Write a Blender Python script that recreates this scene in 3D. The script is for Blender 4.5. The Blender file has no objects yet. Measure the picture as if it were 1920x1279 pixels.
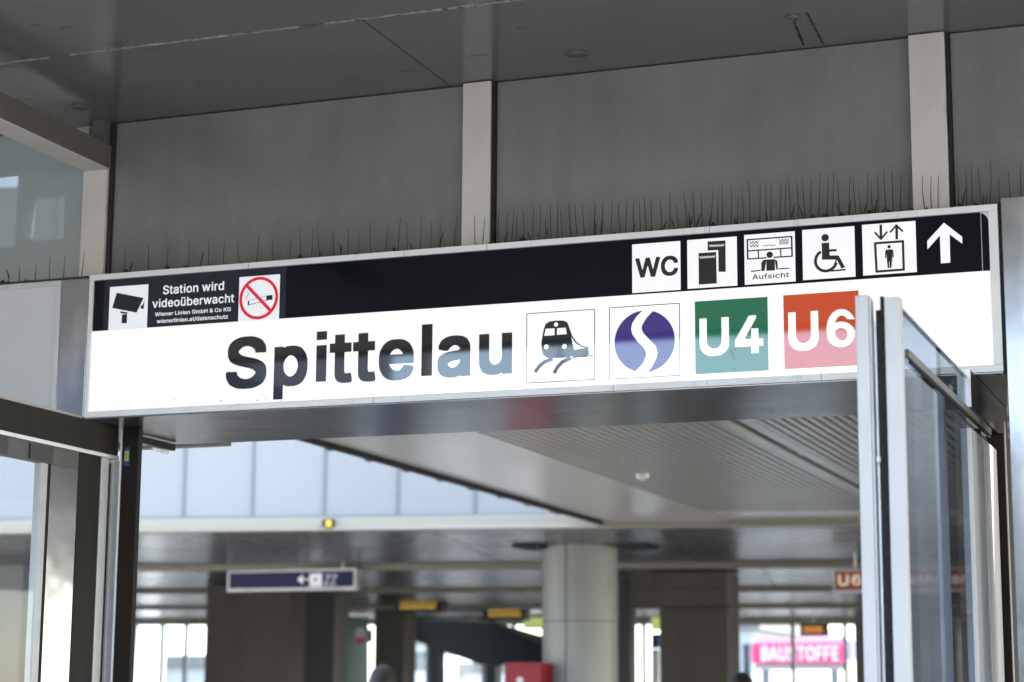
import bpy, bmesh, math, random
from mathutils import Vector, Matrix
random.seed(7)
sc = bpy.context.scene
COL = sc.collection
R = math.radians
# ------------------------------------------------------------------ camera
F_PX, PITCH, YAW, ROLL, DIST = 3830.8, R(10.333), R(-20.62), R(.377), 6.6
CAM = Vector((0, -DIST, 1.6))
FW = Vector((math.sin(YAW)*math.cos(PITCH), math.cos(YAW)*math.cos(PITCH), math.sin(PITCH)))
R0 = Vector((math.cos(YAW), -math.sin(YAW), 0)); U0 = R0.cross(FW)
RT = R0*math.cos(ROLL)+U0*math.sin(ROLL); UP = -R0*math.sin(ROLL)+U0*math.cos(ROLL)
cd = bpy.data.cameras.new('camera'); cam = bpy.data.objects.new('camera', cd); COL.objects.link(cam)
cam.matrix_world = Matrix.Translation(CAM) @ Matrix((RT, UP, -FW)).transposed().to_4x4()
cd.sensor_width = 36; cd.lens = 36*F_PX/1920; cd.clip_end = 2000; cd.clip_start = .05
cd.dof.use_dof = True; cd.dof.focus_distance = 7.0; cd.dof.aperture_fstop = 3.0
sc.camera = cam
# ------------------------------------------------------------------ world, sun, exposure
SUN_EL, SUN_AZ = 50, 78      # azimuth clockwise from +Y (north)
w = bpy.data.worlds.new('World'); sc.world = w; w.use_nodes = True
nt = w.node_tree; nt.nodes.clear()
sky = nt.nodes.new('ShaderNodeTexSky'); sky.sky_type = 'NISHITA'; sky.sun_disc = False
sky.sun_elevation = R(SUN_EL); sky.sun_rotation = R(SUN_AZ); sky.dust_density = .6; sky.ozone_density = 1.0
bg = nt.nodes.new('ShaderNodeBackground'); bg.inputs[1].default_value = .15
wo = nt.nodes.new('ShaderNodeOutputWorld')
# thin bright cloud over much of the sky, added to make its light less blue
tcw = nt.nodes.new('ShaderNodeTexCoord'); mpw = nt.nodes.new('ShaderNodeMapping'); mpw.inputs['Scale'].default_value = (1, 1, 2.6)
cn = nt.nodes.new('ShaderNodeTexNoise'); cn.inputs['Scale'].default_value = 2.4; cn.inputs['Detail'].default_value = 7; cn.inputs['Roughness'].default_value = .55
cw = nt.nodes.new('ShaderNodeMapRange'); cw.inputs[1].default_value = .46; cw.inputs[2].default_value = .70; cw.inputs[3].default_value = .12; cw.inputs[4].default_value = .9
cm = nt.nodes.new('ShaderNodeMix'); cm.data_type = 'RGBA'; cm.inputs[7].default_value = (3.1, 2.9, 2.6, 1)
nt.links.new(tcw.outputs['Generated'], mpw.inputs[0]); nt.links.new(mpw.outputs[0], cn.inputs[0]); nt.links.new(cn.outputs[0], cw.inputs[0]); nt.links.new(cw.outputs[0], cm.inputs[0])
nt.links.new(sky.outputs[0], cm.inputs[6]); nt.links.new(cm.outputs[2], bg.inputs[0]); nt.links.new(bg.outputs[0], wo.inputs[0])
sl = bpy.data.lights.new('sun', 'SUN'); sl.energy = 2.7; sl.angle = R(.5); sl.color = (1, .93, .83)
so = bpy.data.objects.new('sun', sl); COL.objects.link(so)
_d = Vector((math.sin(R(SUN_AZ))*math.cos(R(SUN_EL)), math.cos(R(SUN_AZ))*math.cos(R(SUN_EL)), math.sin(R(SUN_EL))))
so.rotation_euler = _d.to_track_quat('Z', 'Y').to_euler()
vs = sc.view_settings; vs.view_transform = 'Standard'; vs.look = 'None'; vs.exposure = 3.0; vs.gamma = 1; vs.use_curve_mapping = False
EXP = 2**vs.exposure
# ------------------------------------------------------------------ helpers
def on(px, py, ax, v):
    """point of the plane axis=v that is seen at pixel px,py of the 1920 wide photograph"""
    d = FW+RT*((px-960)/F_PX)-UP*((py-639.5)/F_PX)
    return CAM+d*((v-CAM[ax])/d[ax])
def S(px, py): p = on(px, py, 1, .0); return (p.x, p.z)

def srgb(*c): return tuple((v/255/12.92 if v/255 <= .04045 else ((v/255+.055)/1.055)**2.4) for v in c)
MATS = {}
def mat(name, col, rough=.5, metal=0, spec=.5, emit=None, es=0, noise=None, bump=None, coat=0, ior=1.5, trans=0, alpha=1, streak=None):
    """noise=(scale, dark factor, (sx,sy,sz)) tints the colour; bump=(scale,strength); streak=(colour, scale, threshold)"""
    m = bpy.data.materials.new(name); m.use_nodes = True; n = m.node_tree.nodes; l = m.node_tree.links
    p = n['Principled BSDF']
    p.inputs['Base Color'].default_value = (*col, 1); p.inputs['Roughness'].default_value = rough
    p.inputs['Metallic'].default_value = metal; p.inputs['Specular IOR Level'].default_value = spec; p.inputs['IOR'].default_value = ior
    p.inputs['Coat Weight'].default_value = coat; p.inputs['Coat Roughness'].default_value = .03
    p.inputs['Transmission Weight'].default_value = trans; p.inputs['Alpha'].default_value = alpha
    if emit: p.inputs['Emission Color'].default_value = (*emit, 1); p.inputs['Emission Strength'].default_value = es
    tc = None
    def coords(scale3):
        nonlocal tc
        tc = tc or n.new('ShaderNodeTexCoord')
        mp = n.new('ShaderNodeMapping'); mp.inputs['Scale'].default_value = scale3
        l.new(tc.outputs['Object'], mp.inputs[0]); return mp.outputs[0]
    out = None
    if noise:
        s, k, s3 = noise
        t = n.new('ShaderNodeTexNoise'); t.inputs['Scale'].default_value = s; t.inputs['Detail'].default_value = 6; t.inputs['Roughness'].default_value = .62
        l.new(coords(s3), t.inputs[0])
        cr = n.new('ShaderNodeValToRGB'); cr.color_ramp.elements[0].position = .3; cr.color_ramp.elements[1].position = .72
        cr.color_ramp.elements[0].color = (*[c*k for c in col], 1); cr.color_ramp.elements[1].color = (*col, 1)
        l.new(t.outputs[0], cr.inputs[0]); out = cr.outputs[0]
        mr = n.new('ShaderNodeMapRange'); mr.inputs[3].default_value = min(1, rough*1.35); mr.inputs[4].default_value = rough*.8
        l.new(t.outputs[0], mr.inputs[0]); l.new(mr.outputs[0], p.inputs['Roughness'])
    if streak:
        c2, s3, th = streak
        t = n.new('ShaderNodeTexNoise'); t.inputs['Scale'].default_value = 1; t.inputs['Detail'].default_value = 5; l.new(coords(s3), t.inputs[0])
        cr = n.new('ShaderNodeValToRGB'); cr.color_ramp.elements[0].position = th; cr.color_ramp.elements[1].position = th+.13
        l.new(t.outputs[0], cr.inputs[0])
        mx = n.new('ShaderNodeMix'); mx.data_type = 'RGBA'; l.new(cr.outputs[0], mx.inputs[0])
        if out: l.new(out, mx.inputs[6])
        else: mx.inputs[6].default_value = (*col, 1)
        mx.inputs[7].default_value = (*c2, 1); out = mx.outputs[2]
    if out: l.new(out, p.inputs['Base Color'])
    if bump:
        s, st, s3 = bump
        t = n.new('ShaderNodeTexNoise'); t.inputs['Scale'].default_value = s; t.inputs['Detail'].default_value = 3; l.new(coords(s3), t.inputs[0])
        b = n.new('ShaderNodeBump'); b.inputs['Strength'].default_value = st; b.inputs['Distance'].default_value = .02
        l.new(t.outputs[0], b.inputs['Height']); l.new(b.outputs[0], p.inputs['Normal'])
    MATS[name] = m; return m

def link(o, parent=None, **kw):
    COL.objects.link(o)
    if parent: o.parent = parent
    for k, v in kw.items(): o[k] = v
    return o
def thing(name, label, cat, loc=(0, 0, 0), group=None):
    o = bpy.data.objects.new(name, None); o.location = loc; o.empty_display_size = .1
    link(o, label=label, category=cat)
    if group: o['group'] = group
    return o
def wpos(par):
    v = Vector((0, 0, 0))
    while par: v += par.location; par = par.parent
    return v
def obj(name, bm, m, parent=None, **kw):
    """all bmesh coordinates are world coordinates; the origin goes to the piece's centre"""
    bmesh.ops.recalc_face_normals(bm, faces=bm.faces)
    lo = Vector([min(v.co[i] for v in bm.verts) for i in range(3)]); hi = Vector([max(v.co[i] for v in bm.verts) for i in range(3)])
    c = (lo+hi)/2
    bmesh.ops.translate(bm, verts=bm.verts, vec=-c)
    me = bpy.data.meshes.new(name); bm.to_mesh(me); bm.free(); me.materials.append(m)
    o = bpy.data.objects.new(name, me); link(o, parent, **kw); o.location = c-wpos(parent); return o
def add_box(bm, a, b, bev=0, mtx=None):
    a, b = Vector(a), Vector(b)
    r = bmesh.ops.create_cube(bm, size=1)['verts']
    for v in r: v.co = Vector([a[i] if v.co[i] < 0 else b[i] for i in range(3)])
    if bev:
        es = list({e for v in r for e in v.link_edges})
        x = bmesh.ops.bevel(bm, geom=es, offset=bev, segments=2, affect='EDGES', profile=.7); r = x['verts']
    if mtx is not None: bmesh.ops.transform(bm, matrix=mtx, verts=r)
    return r
def box(name, a, b, m, parent=None, bev=0, mtx=None, **kw):
    bm = bmesh.new(); a2 = [min(a[i], b[i]) for i in range(3)]; b2 = [max(a[i], b[i]) for i in range(3)]
    add_box(bm, a2, b2, bev, mtx); return obj(name, bm, m, parent, **kw)
def poly(name, pts, y0, y1, m, parent=None, **kw):
    """flat outline in X,Z extruded from y0 (front) to y1 (back)"""
    bm = bmesh.new(); f = [bm.verts.new((x, y0, z)) for x, z in pts]; b = [bm.verts.new((x, y1, z)) for x, z in pts]
    bm.faces.new(f); n = len(pts)
    for i in range(n): bm.faces.new((f[i], f[(i+1) % n], b[(i+1) % n], b[i]))
    return obj(name, bm, m, parent, **kw)
def polys(name, lst, y0, y1, m, parent=None, **kw):
    bm = bmesh.new()
    for k_, pts in enumerate(lst):       # each outline a hair in front of the one before: no two faces in one plane
        y0 -= .00003
        f = [bm.verts.new((x, y0, z)) for x, z in pts]; b = [bm.verts.new((x, y1, z)) for x, z in pts]
        bm.faces.new(f); n = len(pts)
        for i in range(n): bm.faces.new((f[i], f[(i+1) % n], b[(i+1) % n], b[i]))
    bmesh.ops.triangulate(bm, faces=[f for f in bm.faces if len(f.verts) > 4])
    return obj(name, bm, m, parent, **kw)
def circ(c, r, n=40, a0=0, a1=360, rz=None):
    rz = rz or r
    return [(c[0]+r*math.cos(R(a0+(a1-a0)*i/n)), c[1]+rz*math.sin(R(a0+(a1-a0)*i/n))) for i in range(n if abs(a1-a0) == 360 else n+1)]
def ring(c, r0, r1, n=48, a0=0, a1=360):
    out = []
    for i in range(n):
        A, B = R(a0+(a1-a0)*i/n), R(a0+(a1-a0)*(i+1)/n)
        out.append([(c[0]+r*math.cos(t), c[1]+r*math.sin(t)) for r, t in ((r0, A), (r1, A), (r1, B), (r0, B))])
    return out
def stroke(pts, wd):
    """quads along a polyline"""
    out = []; pts = [Vector(p) for p in pts]
    for a, b in zip(pts, pts[1:]):
        t = (b-a).normalized(); n = Vector((-t.y, t.x))*wd/2; e = t*wd*.3
        out.append([tuple(a-e+n), tuple(b+e+n), tuple(b+e-n), tuple(a-e-n)])
    return out
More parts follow.
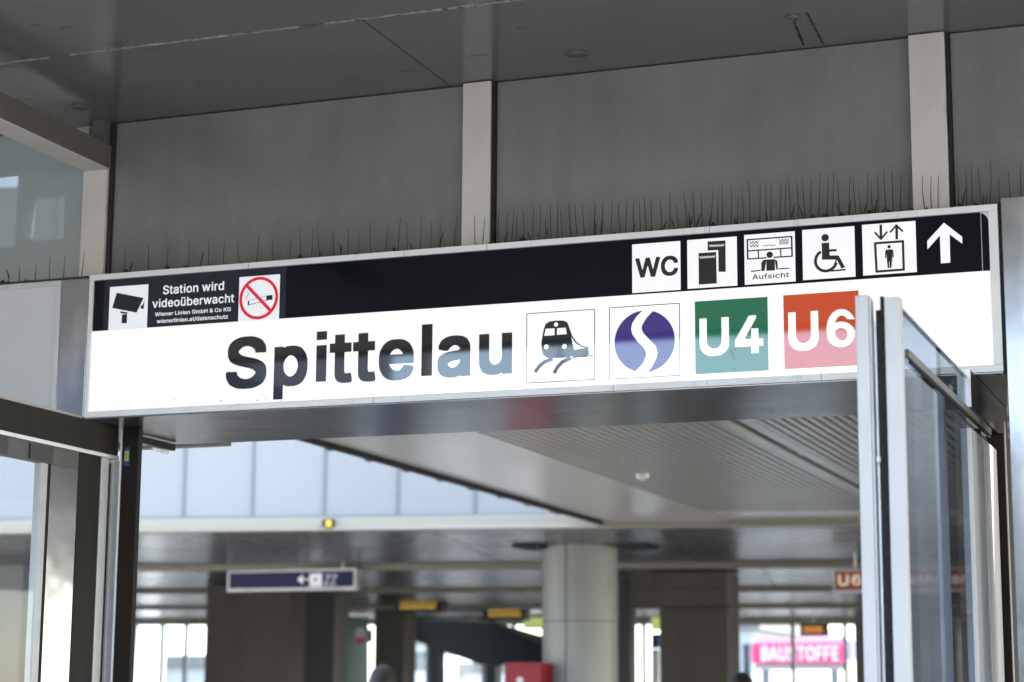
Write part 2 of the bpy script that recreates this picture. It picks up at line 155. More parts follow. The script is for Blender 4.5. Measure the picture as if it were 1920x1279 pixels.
# outlines of the lettering in two weights, per glyph: advance, closed outlines (x y x y ...) in 1/1000 em
GLYPHS = {'heavy': {'2':(489,['43 -24 404 -24 410 -24 412 -21 413 72 412 78 410 80 228 81 224 81 221 84 300 168 353 228 364 247 368 249 370 256 376 261 378 268 382 272 385 280 389 284 390 292 394 296 395 304 399 312 404 340 405 388 403 416 399 432 396 436 395 444 391 448 390 456 385 460 384 466 380 469 378 476 368 489 351 504 342 508 340 512 332 514 328 520 320 521 316 525 308 527 300 531 292 531 288 535 256 539 192 539 156 533 132 525 128 520 120 519 116 513 110 512 104 506 99 504 80 488 72 476 68 468 63 464 62 456 56 452 56 444 52 440 47 424 43 396 42 344 44 339 148 339 151 344 154 376 165 400 172 405 185 420 195 424 196 429 204 429 208 433 220 435 236 433 240 430 248 429 252 425 260 424 288 394 292 384 295 368 292 352 288 348 280 330 276 328 274 320 268 316 264 308 40 68 40 -20']),'4':(489,['261 -24 364 -24 367 -16 368 80 432 81 437 84 436 185 432 187 368 187 367 188 367 332 364 341 260 341 258 332 258 188 256 187 208 187 160 187 158 188 158 192 163 196 164 204 168 206 170 212 175 216 176 224 180 226 182 232 188 240 188 244 193 248 194 252 200 260 200 265 205 268 207 276 212 280 212 285 217 288 219 296 224 300 224 304 230 312 231 316 236 320 238 328 243 332 244 339 248 340 250 348 255 352 256 359 260 362 262 368 266 372 268 380 272 383 273 388 278 392 280 400 285 404 286 408 292 416 292 420 297 424 299 432 304 436 304 441 309 444 311 452 316 456 316 460 322 468 323 472 328 476 330 484 335 488 335 528 332 533 224 532 223 524 218 520 217 512 212 511 210 504 204 497 204 492 199 488 197 480 192 477 192 472 186 464 185 460 180 456 178 448 173 444 172 439 168 436 166 428 161 424 159 416 156 415 152 406 148 403 147 396 142 392 141 384 136 382 135 376 129 368 129 364 123 360 121 352 112 340 110 332 104 329 96 310 92 308 91 300 86 296 84 288 80 287 79 280 74 276 72 268 67 264 64 256 60 253 60 248 55 244 54 236 48 233 40 215 36 212 34 204 29 200 28 195 24 192 22 184 17 180 16 176 16 88 16 84 20 81 257 80 258 -16']),'6':(509,['230 -10 260 -12 310 -4 348 9 384 30 413 57 435 88 451 123 457 158 458 183 455 205 448 228 438 250 426 270 410 290 393 306 373 321 350 334 325 344 300 350 275 354 250 355 225 353 198 348 173 339 171 340 186 378 196 395 208 411 220 423 233 432 245 438 260 442 285 441 308 431 330 413 350 386 455 376 458 378 444 410 426 440 405 467 383 489 358 508 330 522 303 531 275 535 235 534 215 530 195 523 158 502 140 488 123 472 93 433 71 390 56 343 47 290 46 245 53 193 52 168 54 148 62 115 78 83 90 65 105 48 123 33 141 20 160 10 183 1 205 -5', '263 79 260 82 243 87 228 95 213 108 200 122 189 140 179 160 171 183 165 208 178 227 195 243 218 255 243 261 263 261 280 258 298 252 315 243 329 230 341 215 349 198 353 180 353 160 350 143 341 125 330 111 316 98 300 89 280 82']),'A':(516,['-5 -24 100 -24 106 -24 108 -21 153 112 156 116 160 118 320 118 324 115 372 -23 480 -24 484 -24 487 -20 487 20 484 24 482 32 479 36 478 44 475 48 473 56 470 60 458 100 454 104 453 112 450 116 449 124 446 128 437 156 434 160 433 168 429 172 428 180 425 184 416 212 412 216 412 224 408 228 407 236 404 240 403 248 400 252 391 280 388 284 387 292 383 296 382 304 379 308 378 316 375 320 362 360 359 364 357 372 354 376 353 384 350 388 341 416 338 420 337 428 334 432 333 440 329 444 320 473 317 476 316 484 312 488 312 496 308 500 307 508 304 512 297 532 184 533 180 532 177 528 173 512 170 508 169 500 165 496 165 488 161 484 161 476 157 472 148 444 145 440 144 432 141 428 140 420 136 416 136 408 132 405 124 376 120 372 119 364 116 360 115 352 112 348 103 320 100 316 99 308 96 304 95 296 91 292 79 252 75 248 74 240 71 236 70 228 67 224 54 184 51 180 50 172 46 168 45 160 42 156 29 116 26 112 25 104 21 100 21 92 17 88 16 80 13 76 4 48 1 44 0 36 -4 32 -4 24 -8 20 -8 -20', '196 223 194 228 205 256 207 264 210 268 211 276 214 280 222 308 224 312 225 320 228 324 228 332 232 336 233 344 240 351 243 348 245 336 249 332 249 324 253 320 253 312 256 308 264 280 267 276 268 268 275 252 276 245 284 228 283 224 280 223']),'B':(492,['39 -24 264 -24 320 -19 356 -9 367 -4 368 0 376 0 384 7 390 8 408 24 416 35 418 40 423 44 424 54 429 56 432 68 435 72 436 80 438 84 441 100 442 152 439 184 436 192 436 200 432 204 432 212 427 216 425 224 420 228 416 238 405 252 396 260 388 263 385 268 401 284 403 292 411 300 419 324 422 356 421 408 419 424 416 428 416 436 412 440 409 452 405 456 404 464 398 468 396 476 386 488 376 497 368 501 364 506 354 508 352 513 344 515 340 519 332 520 328 523 320 524 316 527 304 529 276 532 44 533 39 532 36 529 36 -16 36 -21', '152 81 149 84 149 200 149 204 152 207 240 207 268 203 272 200 280 199 284 195 292 193 294 188 317 168 327 148 330 136 322 116 304 98 288 89 264 83 248 81', '152 309 149 312 149 424 152 428 232 428 268 422 272 419 280 416 288 409 304 392 304 387 308 384 311 368 307 360 306 352 300 349 296 340 280 327 276 321 268 320 252 312 236 310']),'C':(546,['236 -31 298 -31 336 -26 362 -19 367 -15 376 -13 380 -9 388 -8 392 -2 400 -2 404 4 412 6 444 32 455 45 459 53 464 57 466 65 471 69 472 77 476 79 483 97 486 101 497 141 497 181 492 184 388 184 384 181 384 173 381 169 381 161 377 157 376 149 372 147 371 141 364 129 344 109 329 97 324 96 316 89 308 89 304 84 264 78 244 81 220 89 216 94 208 95 204 100 199 101 196 106 164 136 160 144 156 147 155 153 150 157 149 165 145 169 135 201 128 237 128 269 134 305 140 321 141 329 144 333 145 337 148 342 149 349 153 353 156 363 161 365 164 373 188 398 200 408 207 409 208 414 216 415 220 420 228 421 232 424 264 431 304 425 308 420 316 420 323 413 332 410 334 405 344 399 356 385 362 381 366 373 371 369 372 361 376 357 383 337 385 325 392 324 488 324 496 326 497 365 491 393 488 397 482 417 479 421 477 429 472 433 472 437 464 445 462 453 457 457 453 465 436 484 424 494 417 497 412 503 404 505 400 511 392 511 388 517 380 518 376 522 364 524 360 528 324 537 296 540 256 540 208 537 172 528 168 524 160 523 156 520 148 518 144 514 139 513 136 509 128 507 124 502 108 493 91 477 73 457 72 453 65 445 64 441 59 437 58 429 52 426 51 417 46 413 40 396 37 393 36 385 32 381 20 329 16 285 16 241 20 177 32 128 36 121 36 117 40 112 41 105 45 101 47 93 52 89 53 81 58 77 60 69 64 68 66 61 88 33 108 16 114 13 117 9 124 7 128 1 136 -1 148 -9 156 -10 160 -15 168 -16 172 -19 180 -20 184 -23 208 -28']),'E':(455,['39 -24 396 -24 399 -16 399 68 399 76 396 81 152 81 149 84 149 200 150 204 372 205 376 206 379 208 379 228 379 304 376 309 152 310 149 312 149 424 152 428 393 428 396 436 396 524 393 532 44 533 39 532 36 529 36 -16 36 -21']),'F':(446,['39 -24 140 -24 146 -24 148 -21 149 192 150 196 368 198 370 220 370 296 368 301 152 302 149 304 149 424 152 428 390 428 392 431 393 436 393 528 390 532 44 533 39 532 36 529 36 -16 36 -21']),'O':(569,['236 -31 298 -31 336 -26 373 -15 376 -10 384 -10 388 -5 396 -4 400 1 405 1 408 6 416 9 420 13 436 25 452 41 463 57 468 61 468 66 473 69 475 77 481 81 482 89 487 93 488 101 492 104 500 126 513 177 517 241 517 285 513 329 501 381 498 385 492 403 488 408 488 413 483 417 481 425 476 429 474 437 469 441 468 445 461 453 460 457 450 469 436 484 420 495 416 500 411 501 404 508 400 508 395 513 388 514 384 519 376 521 372 524 324 537 296 540 252 540 208 537 172 528 168 524 160 523 156 520 148 518 144 514 139 513 136 509 128 507 124 502 108 493 91 477 74 457 64 440 60 437 58 429 52 425 52 417 46 413 40 396 37 393 36 385 32 381 20 329 16 285 16 241 20 177 32 128 36 121 36 117 40 112 41 105 45 101 47 93 52 89 53 81 59 77 60 70 64 68 66 61 89 33 108 16 114 13 117 9 124 7 128 1 136 -1 148 -9 156 -10 160 -15 168 -16 172 -19 180 -20 184 -23 208 -28', '244 81 220 89 216 94 208 95 204 100 199 101 196 106 191 109 164 136 160 144 157 145 155 153 149 157 149 165 145 169 134 201 128 237 127 257 132 293 141 329 148 342 149 349 154 353 156 363 162 365 164 373 200 409 205 409 208 414 216 416 220 420 228 421 232 424 268 431 300 424 312 420 316 416 324 414 328 409 332 409 344 398 369 373 372 366 376 364 378 357 384 349 384 344 393 329 399 305 405 269 405 237 396 189 393 185 389 169 384 165 384 157 378 153 377 145 371 141 368 135 343 109 324 95 316 93 312 89 296 84 292 81 268 78']),'S':(545.79,['215 -33 287 -33 323 -30 363 -21 368 -18 377 -17 381 -13 388 -13 395 -6 404 -5 409 1 418 2 423 7 432 11 454 31 454 35 463 43 463 49 467 52 472 63 476 67 477 75 481 79 482 87 484 91 487 107 488 155 482 195 472 220 466 223 463 232 444 251 431 260 420 263 418 268 409 269 404 275 395 276 390 281 381 282 377 287 368 288 363 291 305 307 296 307 291 310 282 310 277 313 255 317 246 321 237 321 232 325 219 326 214 332 205 332 187 343 169 359 159 371 159 379 163 383 164 393 171 395 192 417 201 419 204 423 219 429 232 432 255 434 273 432 277 430 287 429 291 425 300 424 305 420 310 419 323 410 345 391 346 383 351 379 354 355 467 354 479 355 480 395 475 423 472 427 472 435 467 439 466 447 462 451 458 461 454 463 451 471 431 491 421 499 413 502 409 508 400 509 395 515 386 516 381 521 372 522 368 526 359 527 354 530 323 537 291 540 219 540 174 534 133 522 124 516 115 514 110 509 101 507 97 502 88 498 70 483 57 467 56 462 50 459 49 451 45 447 42 439 38 434 37 423 35 419 31 391 31 355 35 323 38 319 38 311 44 307 44 299 49 295 51 287 57 283 61 276 70 267 92 252 98 251 101 246 110 244 115 240 120 239 124 235 133 234 137 230 146 229 155 224 164 223 169 219 178 219 183 215 205 212 237 202 264 197 268 194 277 194 282 190 291 190 296 186 305 185 309 182 323 179 324 175 333 171 345 159 354 153 360 143 361 139 358 127 353 123 350 117 345 115 322 91 314 90 309 85 282 78 268 75 246 74 214 79 210 83 201 83 197 87 192 88 178 97 164 110 160 112 155 121 151 123 142 160 24 161 16 159 15 119 21 87 24 83 24 75 30 71 30 63 37 55 38 49 42 47 45 39 51 33 56 25 79 7 88 3 91 -1 97 -1 106 -8 115 -9 119 -14 155 -25']),'T':(485,['172 -24 272 -24 278 -24 280 -21 281 424 284 428 438 428 440 431 441 436 441 528 438 532 16 533 11 532 8 529 8 432 11 428 168 427 169 -16']),'U':(553,['227 -32 308 -30 348 -23 352 -19 360 -19 364 -15 372 -14 376 -10 386 -8 388 -2 396 -1 401 4 408 7 421 16 440 36 442 40 448 47 450 52 456 59 457 64 462 68 475 104 481 140 481 524 480 530 478 532 376 533 372 532 369 528 369 188 366 164 352 128 347 124 344 120 325 100 320 98 317 92 284 80 260 76 232 80 212 87 208 91 200 94 165 128 164 134 159 140 151 164 148 188 148 528 145 532 140 533 40 533 36 529 36 156 38 128 46 92 50 80 54 76 56 68 60 65 61 60 68 52 68 48 76 40 77 36 96 16 108 7 116 4 120 -1 128 -2 132 -8 140 -10 144 -14 152 -14 156 -18 164 -19 168 -22 196 -29']),'W':(722,['134 -24 252 -23 339 296 344 303 432 -23 440 -24 552 -23 587 104 593 120 603 164 606 168 612 192 616 212 619 216 658 364 661 368 671 412 681 440 687 472 694 488 694 524 692 532 580 532 561 456 560 448 558 444 557 436 548 408 545 388 542 384 536 360 533 340 530 336 521 300 521 292 518 288 517 280 509 252 508 244 506 240 505 232 499 216 492 183 486 216 480 232 479 240 476 244 476 252 466 288 464 292 463 300 460 304 460 312 451 348 448 352 444 372 436 400 435 408 432 412 429 432 420 460 419 468 417 472 416 480 404 528 401 532 284 532 273 492 272 484 270 480 260 444 260 436 257 432 257 424 254 420 244 384 241 364 238 360 229 324 225 304 222 300 216 276 213 256 210 252 209 244 200 216 197 196 192 194 190 204 187 208 187 216 184 220 181 240 172 268 171 276 168 280 168 288 159 324 156 328 153 348 144 376 143 384 140 388 140 396 131 432 128 436 128 444 125 448 125 456 115 492 112 496 112 504 104 532 -5 532 -8 528 -8 488 2 460 2 452 5 448 6 440 8 436 9 428 18 400 57 252 60 248 60 240 70 204 73 200 74 192 76 188 77 180 89 140 90 132 92 128 96 108 102 92 131 -20']),'Z':(474,['21 -24 420 -24 423 -16 423 68 423 76 420 81 180 81 176 84 179 92 184 96 188 104 192 108 193 112 198 116 202 124 206 128 208 135 212 136 215 144 220 148 221 152 226 156 229 164 234 168 236 175 240 177 242 184 248 188 248 193 253 196 256 204 262 208 264 216 268 219 270 224 275 228 276 234 280 237 283 244 289 248 292 256 296 260 297 264 303 268 304 275 308 277 311 284 317 288 320 296 324 300 324 304 330 308 332 316 336 318 338 324 344 328 347 336 352 340 352 345 357 348 360 356 364 359 366 364 371 368 374 376 379 380 380 386 385 388 387 396 392 399 401 416 407 420 408 427 412 429 415 436 421 440 421 528 418 532 24 533 19 532 16 529 16 432 19 428 260 428 264 427 265 424 252 408 248 400 243 396 240 389 236 387 235 380 229 376 228 372 224 368 221 360 215 356 215 352 211 348 207 340 202 336 200 330 196 328 194 320 188 317 188 312 183 308 180 300 176 298 172 290 168 287 166 280 161 276 160 272 156 268 153 260 148 258 147 252 134 236 132 230 128 228 126 220 120 217 120 212 115 208 112 201 107 196 104 190 100 188 98 180 93 176 92 172 87 168 85 160 80 158 79 152 74 148 64 131 60 128 57 120 52 117 52 112 47 108 44 101 40 99 36 90 32 88 30 80 25 76 24 72 19 68 18 -16']),'a':(425,['139 -33 178 -33 210 -30 234 -23 241 -17 250 -16 254 -23 258 -24 354 -24 358 -23 361 -21 361 267 358 303 355 319 351 323 351 331 346 335 346 339 339 347 337 355 332 359 328 367 319 375 310 379 307 383 302 384 294 391 288 391 284 395 273 399 226 408 178 408 138 405 102 395 77 383 74 379 66 377 46 360 38 350 36 343 30 339 29 331 23 323 23 315 17 311 18 268 62 257 66 254 74 253 78 251 122 251 126 263 130 265 137 275 153 291 158 293 162 297 170 298 174 303 190 306 214 303 218 299 226 297 230 291 242 281 244 275 248 271 248 263 238 254 226 251 130 240 78 227 74 223 66 221 62 217 55 215 54 211 50 209 42 207 30 197 26 189 20 183 19 175 14 171 7 143 7 75 13 47 18 39 18 34 23 31 25 23 30 19 33 11 50 -5 58 -8 62 -13 66 -13 74 -19 82 -20 86 -24 94 -24 98 -27', '166 70 150 76 142 76 138 79 137 83 118 99 119 111 122 115 138 130 158 138 186 144 234 149 242 152 251 151 250 131 246 128 246 119 240 115 238 109 222 93 212 83 206 82 202 77 194 77 190 73 174 70']),'b':(460,['208 -32 261 -31 289 -27 293 -24 301 -24 305 -20 313 -19 317 -14 325 -13 329 -8 334 -8 337 -3 345 0 357 11 373 28 373 33 381 40 381 46 385 48 388 56 393 63 394 68 397 73 406 100 414 156 413 236 409 264 402 292 399 296 397 304 394 308 393 314 389 317 386 328 381 331 381 336 363 360 345 377 337 380 334 384 329 385 325 389 317 391 313 395 305 396 301 400 261 407 193 407 161 401 157 397 149 396 145 390 141 389 138 392 137 530 135 532 129 533 32 532 29 529 29 524 29 -21 33 -24 129 -24 133 -24 137 -11 145 -13 149 -19 157 -20 161 -24 177 -29', '217 72 197 78 193 82 186 84 156 116 154 124 149 128 148 136 145 140 142 152 137 192 140 216 149 248 153 253 155 260 160 264 161 269 185 293 193 295 197 299 221 305 233 303 255 292 257 288 280 268 281 262 285 260 299 224 304 188 298 152 285 118 281 116 279 108 256 88 253 84 233 75']),'e':(440,['181 -32 254 -31 282 -26 304 -20 308 -16 314 -14 322 -8 327 -8 330 -3 338 0 358 16 366 27 368 32 373 36 374 44 378 46 389 72 389 108 386 114 326 129 294 129 285 128 282 125 282 120 278 116 276 108 270 105 250 82 226 73 214 71 198 72 194 75 186 76 182 79 176 80 172 84 166 86 146 108 142 110 138 118 134 120 133 128 126 140 126 144 130 145 386 145 394 148 395 224 392 256 384 292 381 296 380 304 375 308 374 318 369 320 366 332 362 334 360 340 350 355 331 372 326 374 320 380 314 381 310 387 302 388 298 393 262 404 222 408 158 406 142 403 138 400 130 400 126 396 118 395 110 390 104 388 102 384 94 383 62 357 50 339 46 336 44 328 38 324 37 316 32 312 31 304 27 300 26 292 22 288 13 248 10 220 10 172 13 124 22 88 26 82 32 64 38 60 39 52 44 48 46 40 51 36 54 28 65 16 84 0 90 -1 94 -7 102 -9 106 -13 118 -18 138 -25', '134 246 132 248 133 256 139 260 142 267 159 284 170 294 178 296 182 300 206 305 226 300 232 296 238 295 266 268 268 260 274 256 274 248 270 245']),'h':(446,['32 -24 129 -24 135 -24 137 -21 138 216 141 244 144 248 145 256 149 260 151 268 173 288 176 292 181 293 185 297 193 299 197 302 209 304 225 301 232 296 237 296 261 269 269 248 272 224 272 -16 273 -23 373 -24 378 -24 381 -20 381 272 377 304 369 331 365 335 362 344 358 348 357 354 341 374 329 384 321 386 317 392 309 393 305 397 297 398 289 402 261 407 193 407 165 402 161 398 153 398 149 393 141 392 138 396 138 528 133 533 33 533 29 528 29 -16 29 -21']),'i':(221,['52 0 168 0 168 392 52 392', '52 450 168 450 168 542 52 542']),'l':(208,['40 0 156 0 156 545 40 545']),'n':(446,['32 -24 129 -24 135 -24 137 -21 138 216 141 244 144 248 145 256 149 260 151 268 173 288 176 292 181 293 185 297 193 299 197 302 213 304 237 296 261 269 269 248 272 224 272 -16 273 -23 378 -24 381 -16 381 256 379 288 373 319 370 324 369 331 365 335 365 340 358 348 357 354 351 360 347 368 329 384 321 386 317 392 309 393 305 397 277 405 261 407 209 408 181 406 165 402 161 398 153 398 149 393 141 392 137 387 135 400 129 403 37 403 29 400 29 -16 29 -21']),'p':(460,['32 -167 129 -167 135 -167 137 -164 138 -15 141 -12 149 -15 150 -19 157 -20 165 -25 193 -31 261 -31 301 -24 305 -20 313 -19 317 -14 325 -13 329 -8 336 -7 338 -3 345 0 356 9 373 29 374 33 381 41 381 47 386 49 388 57 393 62 394 69 398 73 399 81 402 85 403 93 405 98 413 141 414 221 409 265 394 313 389 317 387 325 381 331 380 337 375 341 372 349 357 366 333 385 328 385 325 390 317 391 313 395 305 396 301 400 293 400 289 403 261 407 213 408 177 405 169 402 161 402 157 397 149 396 145 391 137 388 135 401 129 403 37 403 30 401 29 -159 29 -164', '217 73 197 78 193 82 189 83 161 109 160 113 155 117 153 125 149 129 140 161 137 192 142 225 145 237 148 241 149 249 154 253 156 261 160 265 161 269 184 289 185 294 193 296 197 300 221 305 233 303 254 293 257 288 279 269 281 262 287 257 299 225 304 189 299 153 292 137 291 129 287 125 286 117 281 115 279 109 257 89 253 84 233 74 221 72']),'r':(295,['32 -24 129 -24 135 -24 137 -21 138 224 141 248 144 252 145 259 153 271 169 284 171 288 181 292 185 296 205 301 229 298 261 298 266 300 267 400 265 407 237 409 181 408 153 402 149 398 140 396 137 391 135 400 129 403 37 403 29 400 29 -16 29 -21']),'t':(263,['147 -28 210 -27 236 -20 237 20 225 76 218 78 174 76 162 78 155 84 150 108 150 300 154 303 227 304 227 400 222 403 150 404 150 488 149 492 146 495 46 495 42 494 41 488 40 404 38 403 -14 403 -18 400 -18 307 -14 303 38 303 41 300 41 76 44 44 54 18 58 16 61 8 68 0 78 -8 88 -12 90 -16 98 -17 102 -21 118 -25']),'u':(446,['160 -29 201 -29 229 -26 253 -19 261 -14 268 -13 273 -8 274 -21 277 -24 373 -24 377 -24 381 -21 381 395 381 399 377 403 281 403 273 402 272 395 272 163 269 135 265 130 265 123 260 119 259 111 253 108 247 99 237 91 235 87 221 81 201 75 185 78 177 83 172 83 169 89 149 108 147 115 143 119 140 131 138 155 137 400 129 403 37 403 33 403 29 400 29 123 31 91 37 59 40 55 41 47 45 43 45 38 52 31 53 24 57 22 61 13 69 4 81 -5 89 -7 93 -13 101 -13 105 -18 113 -19 117 -22 133 -26'])},
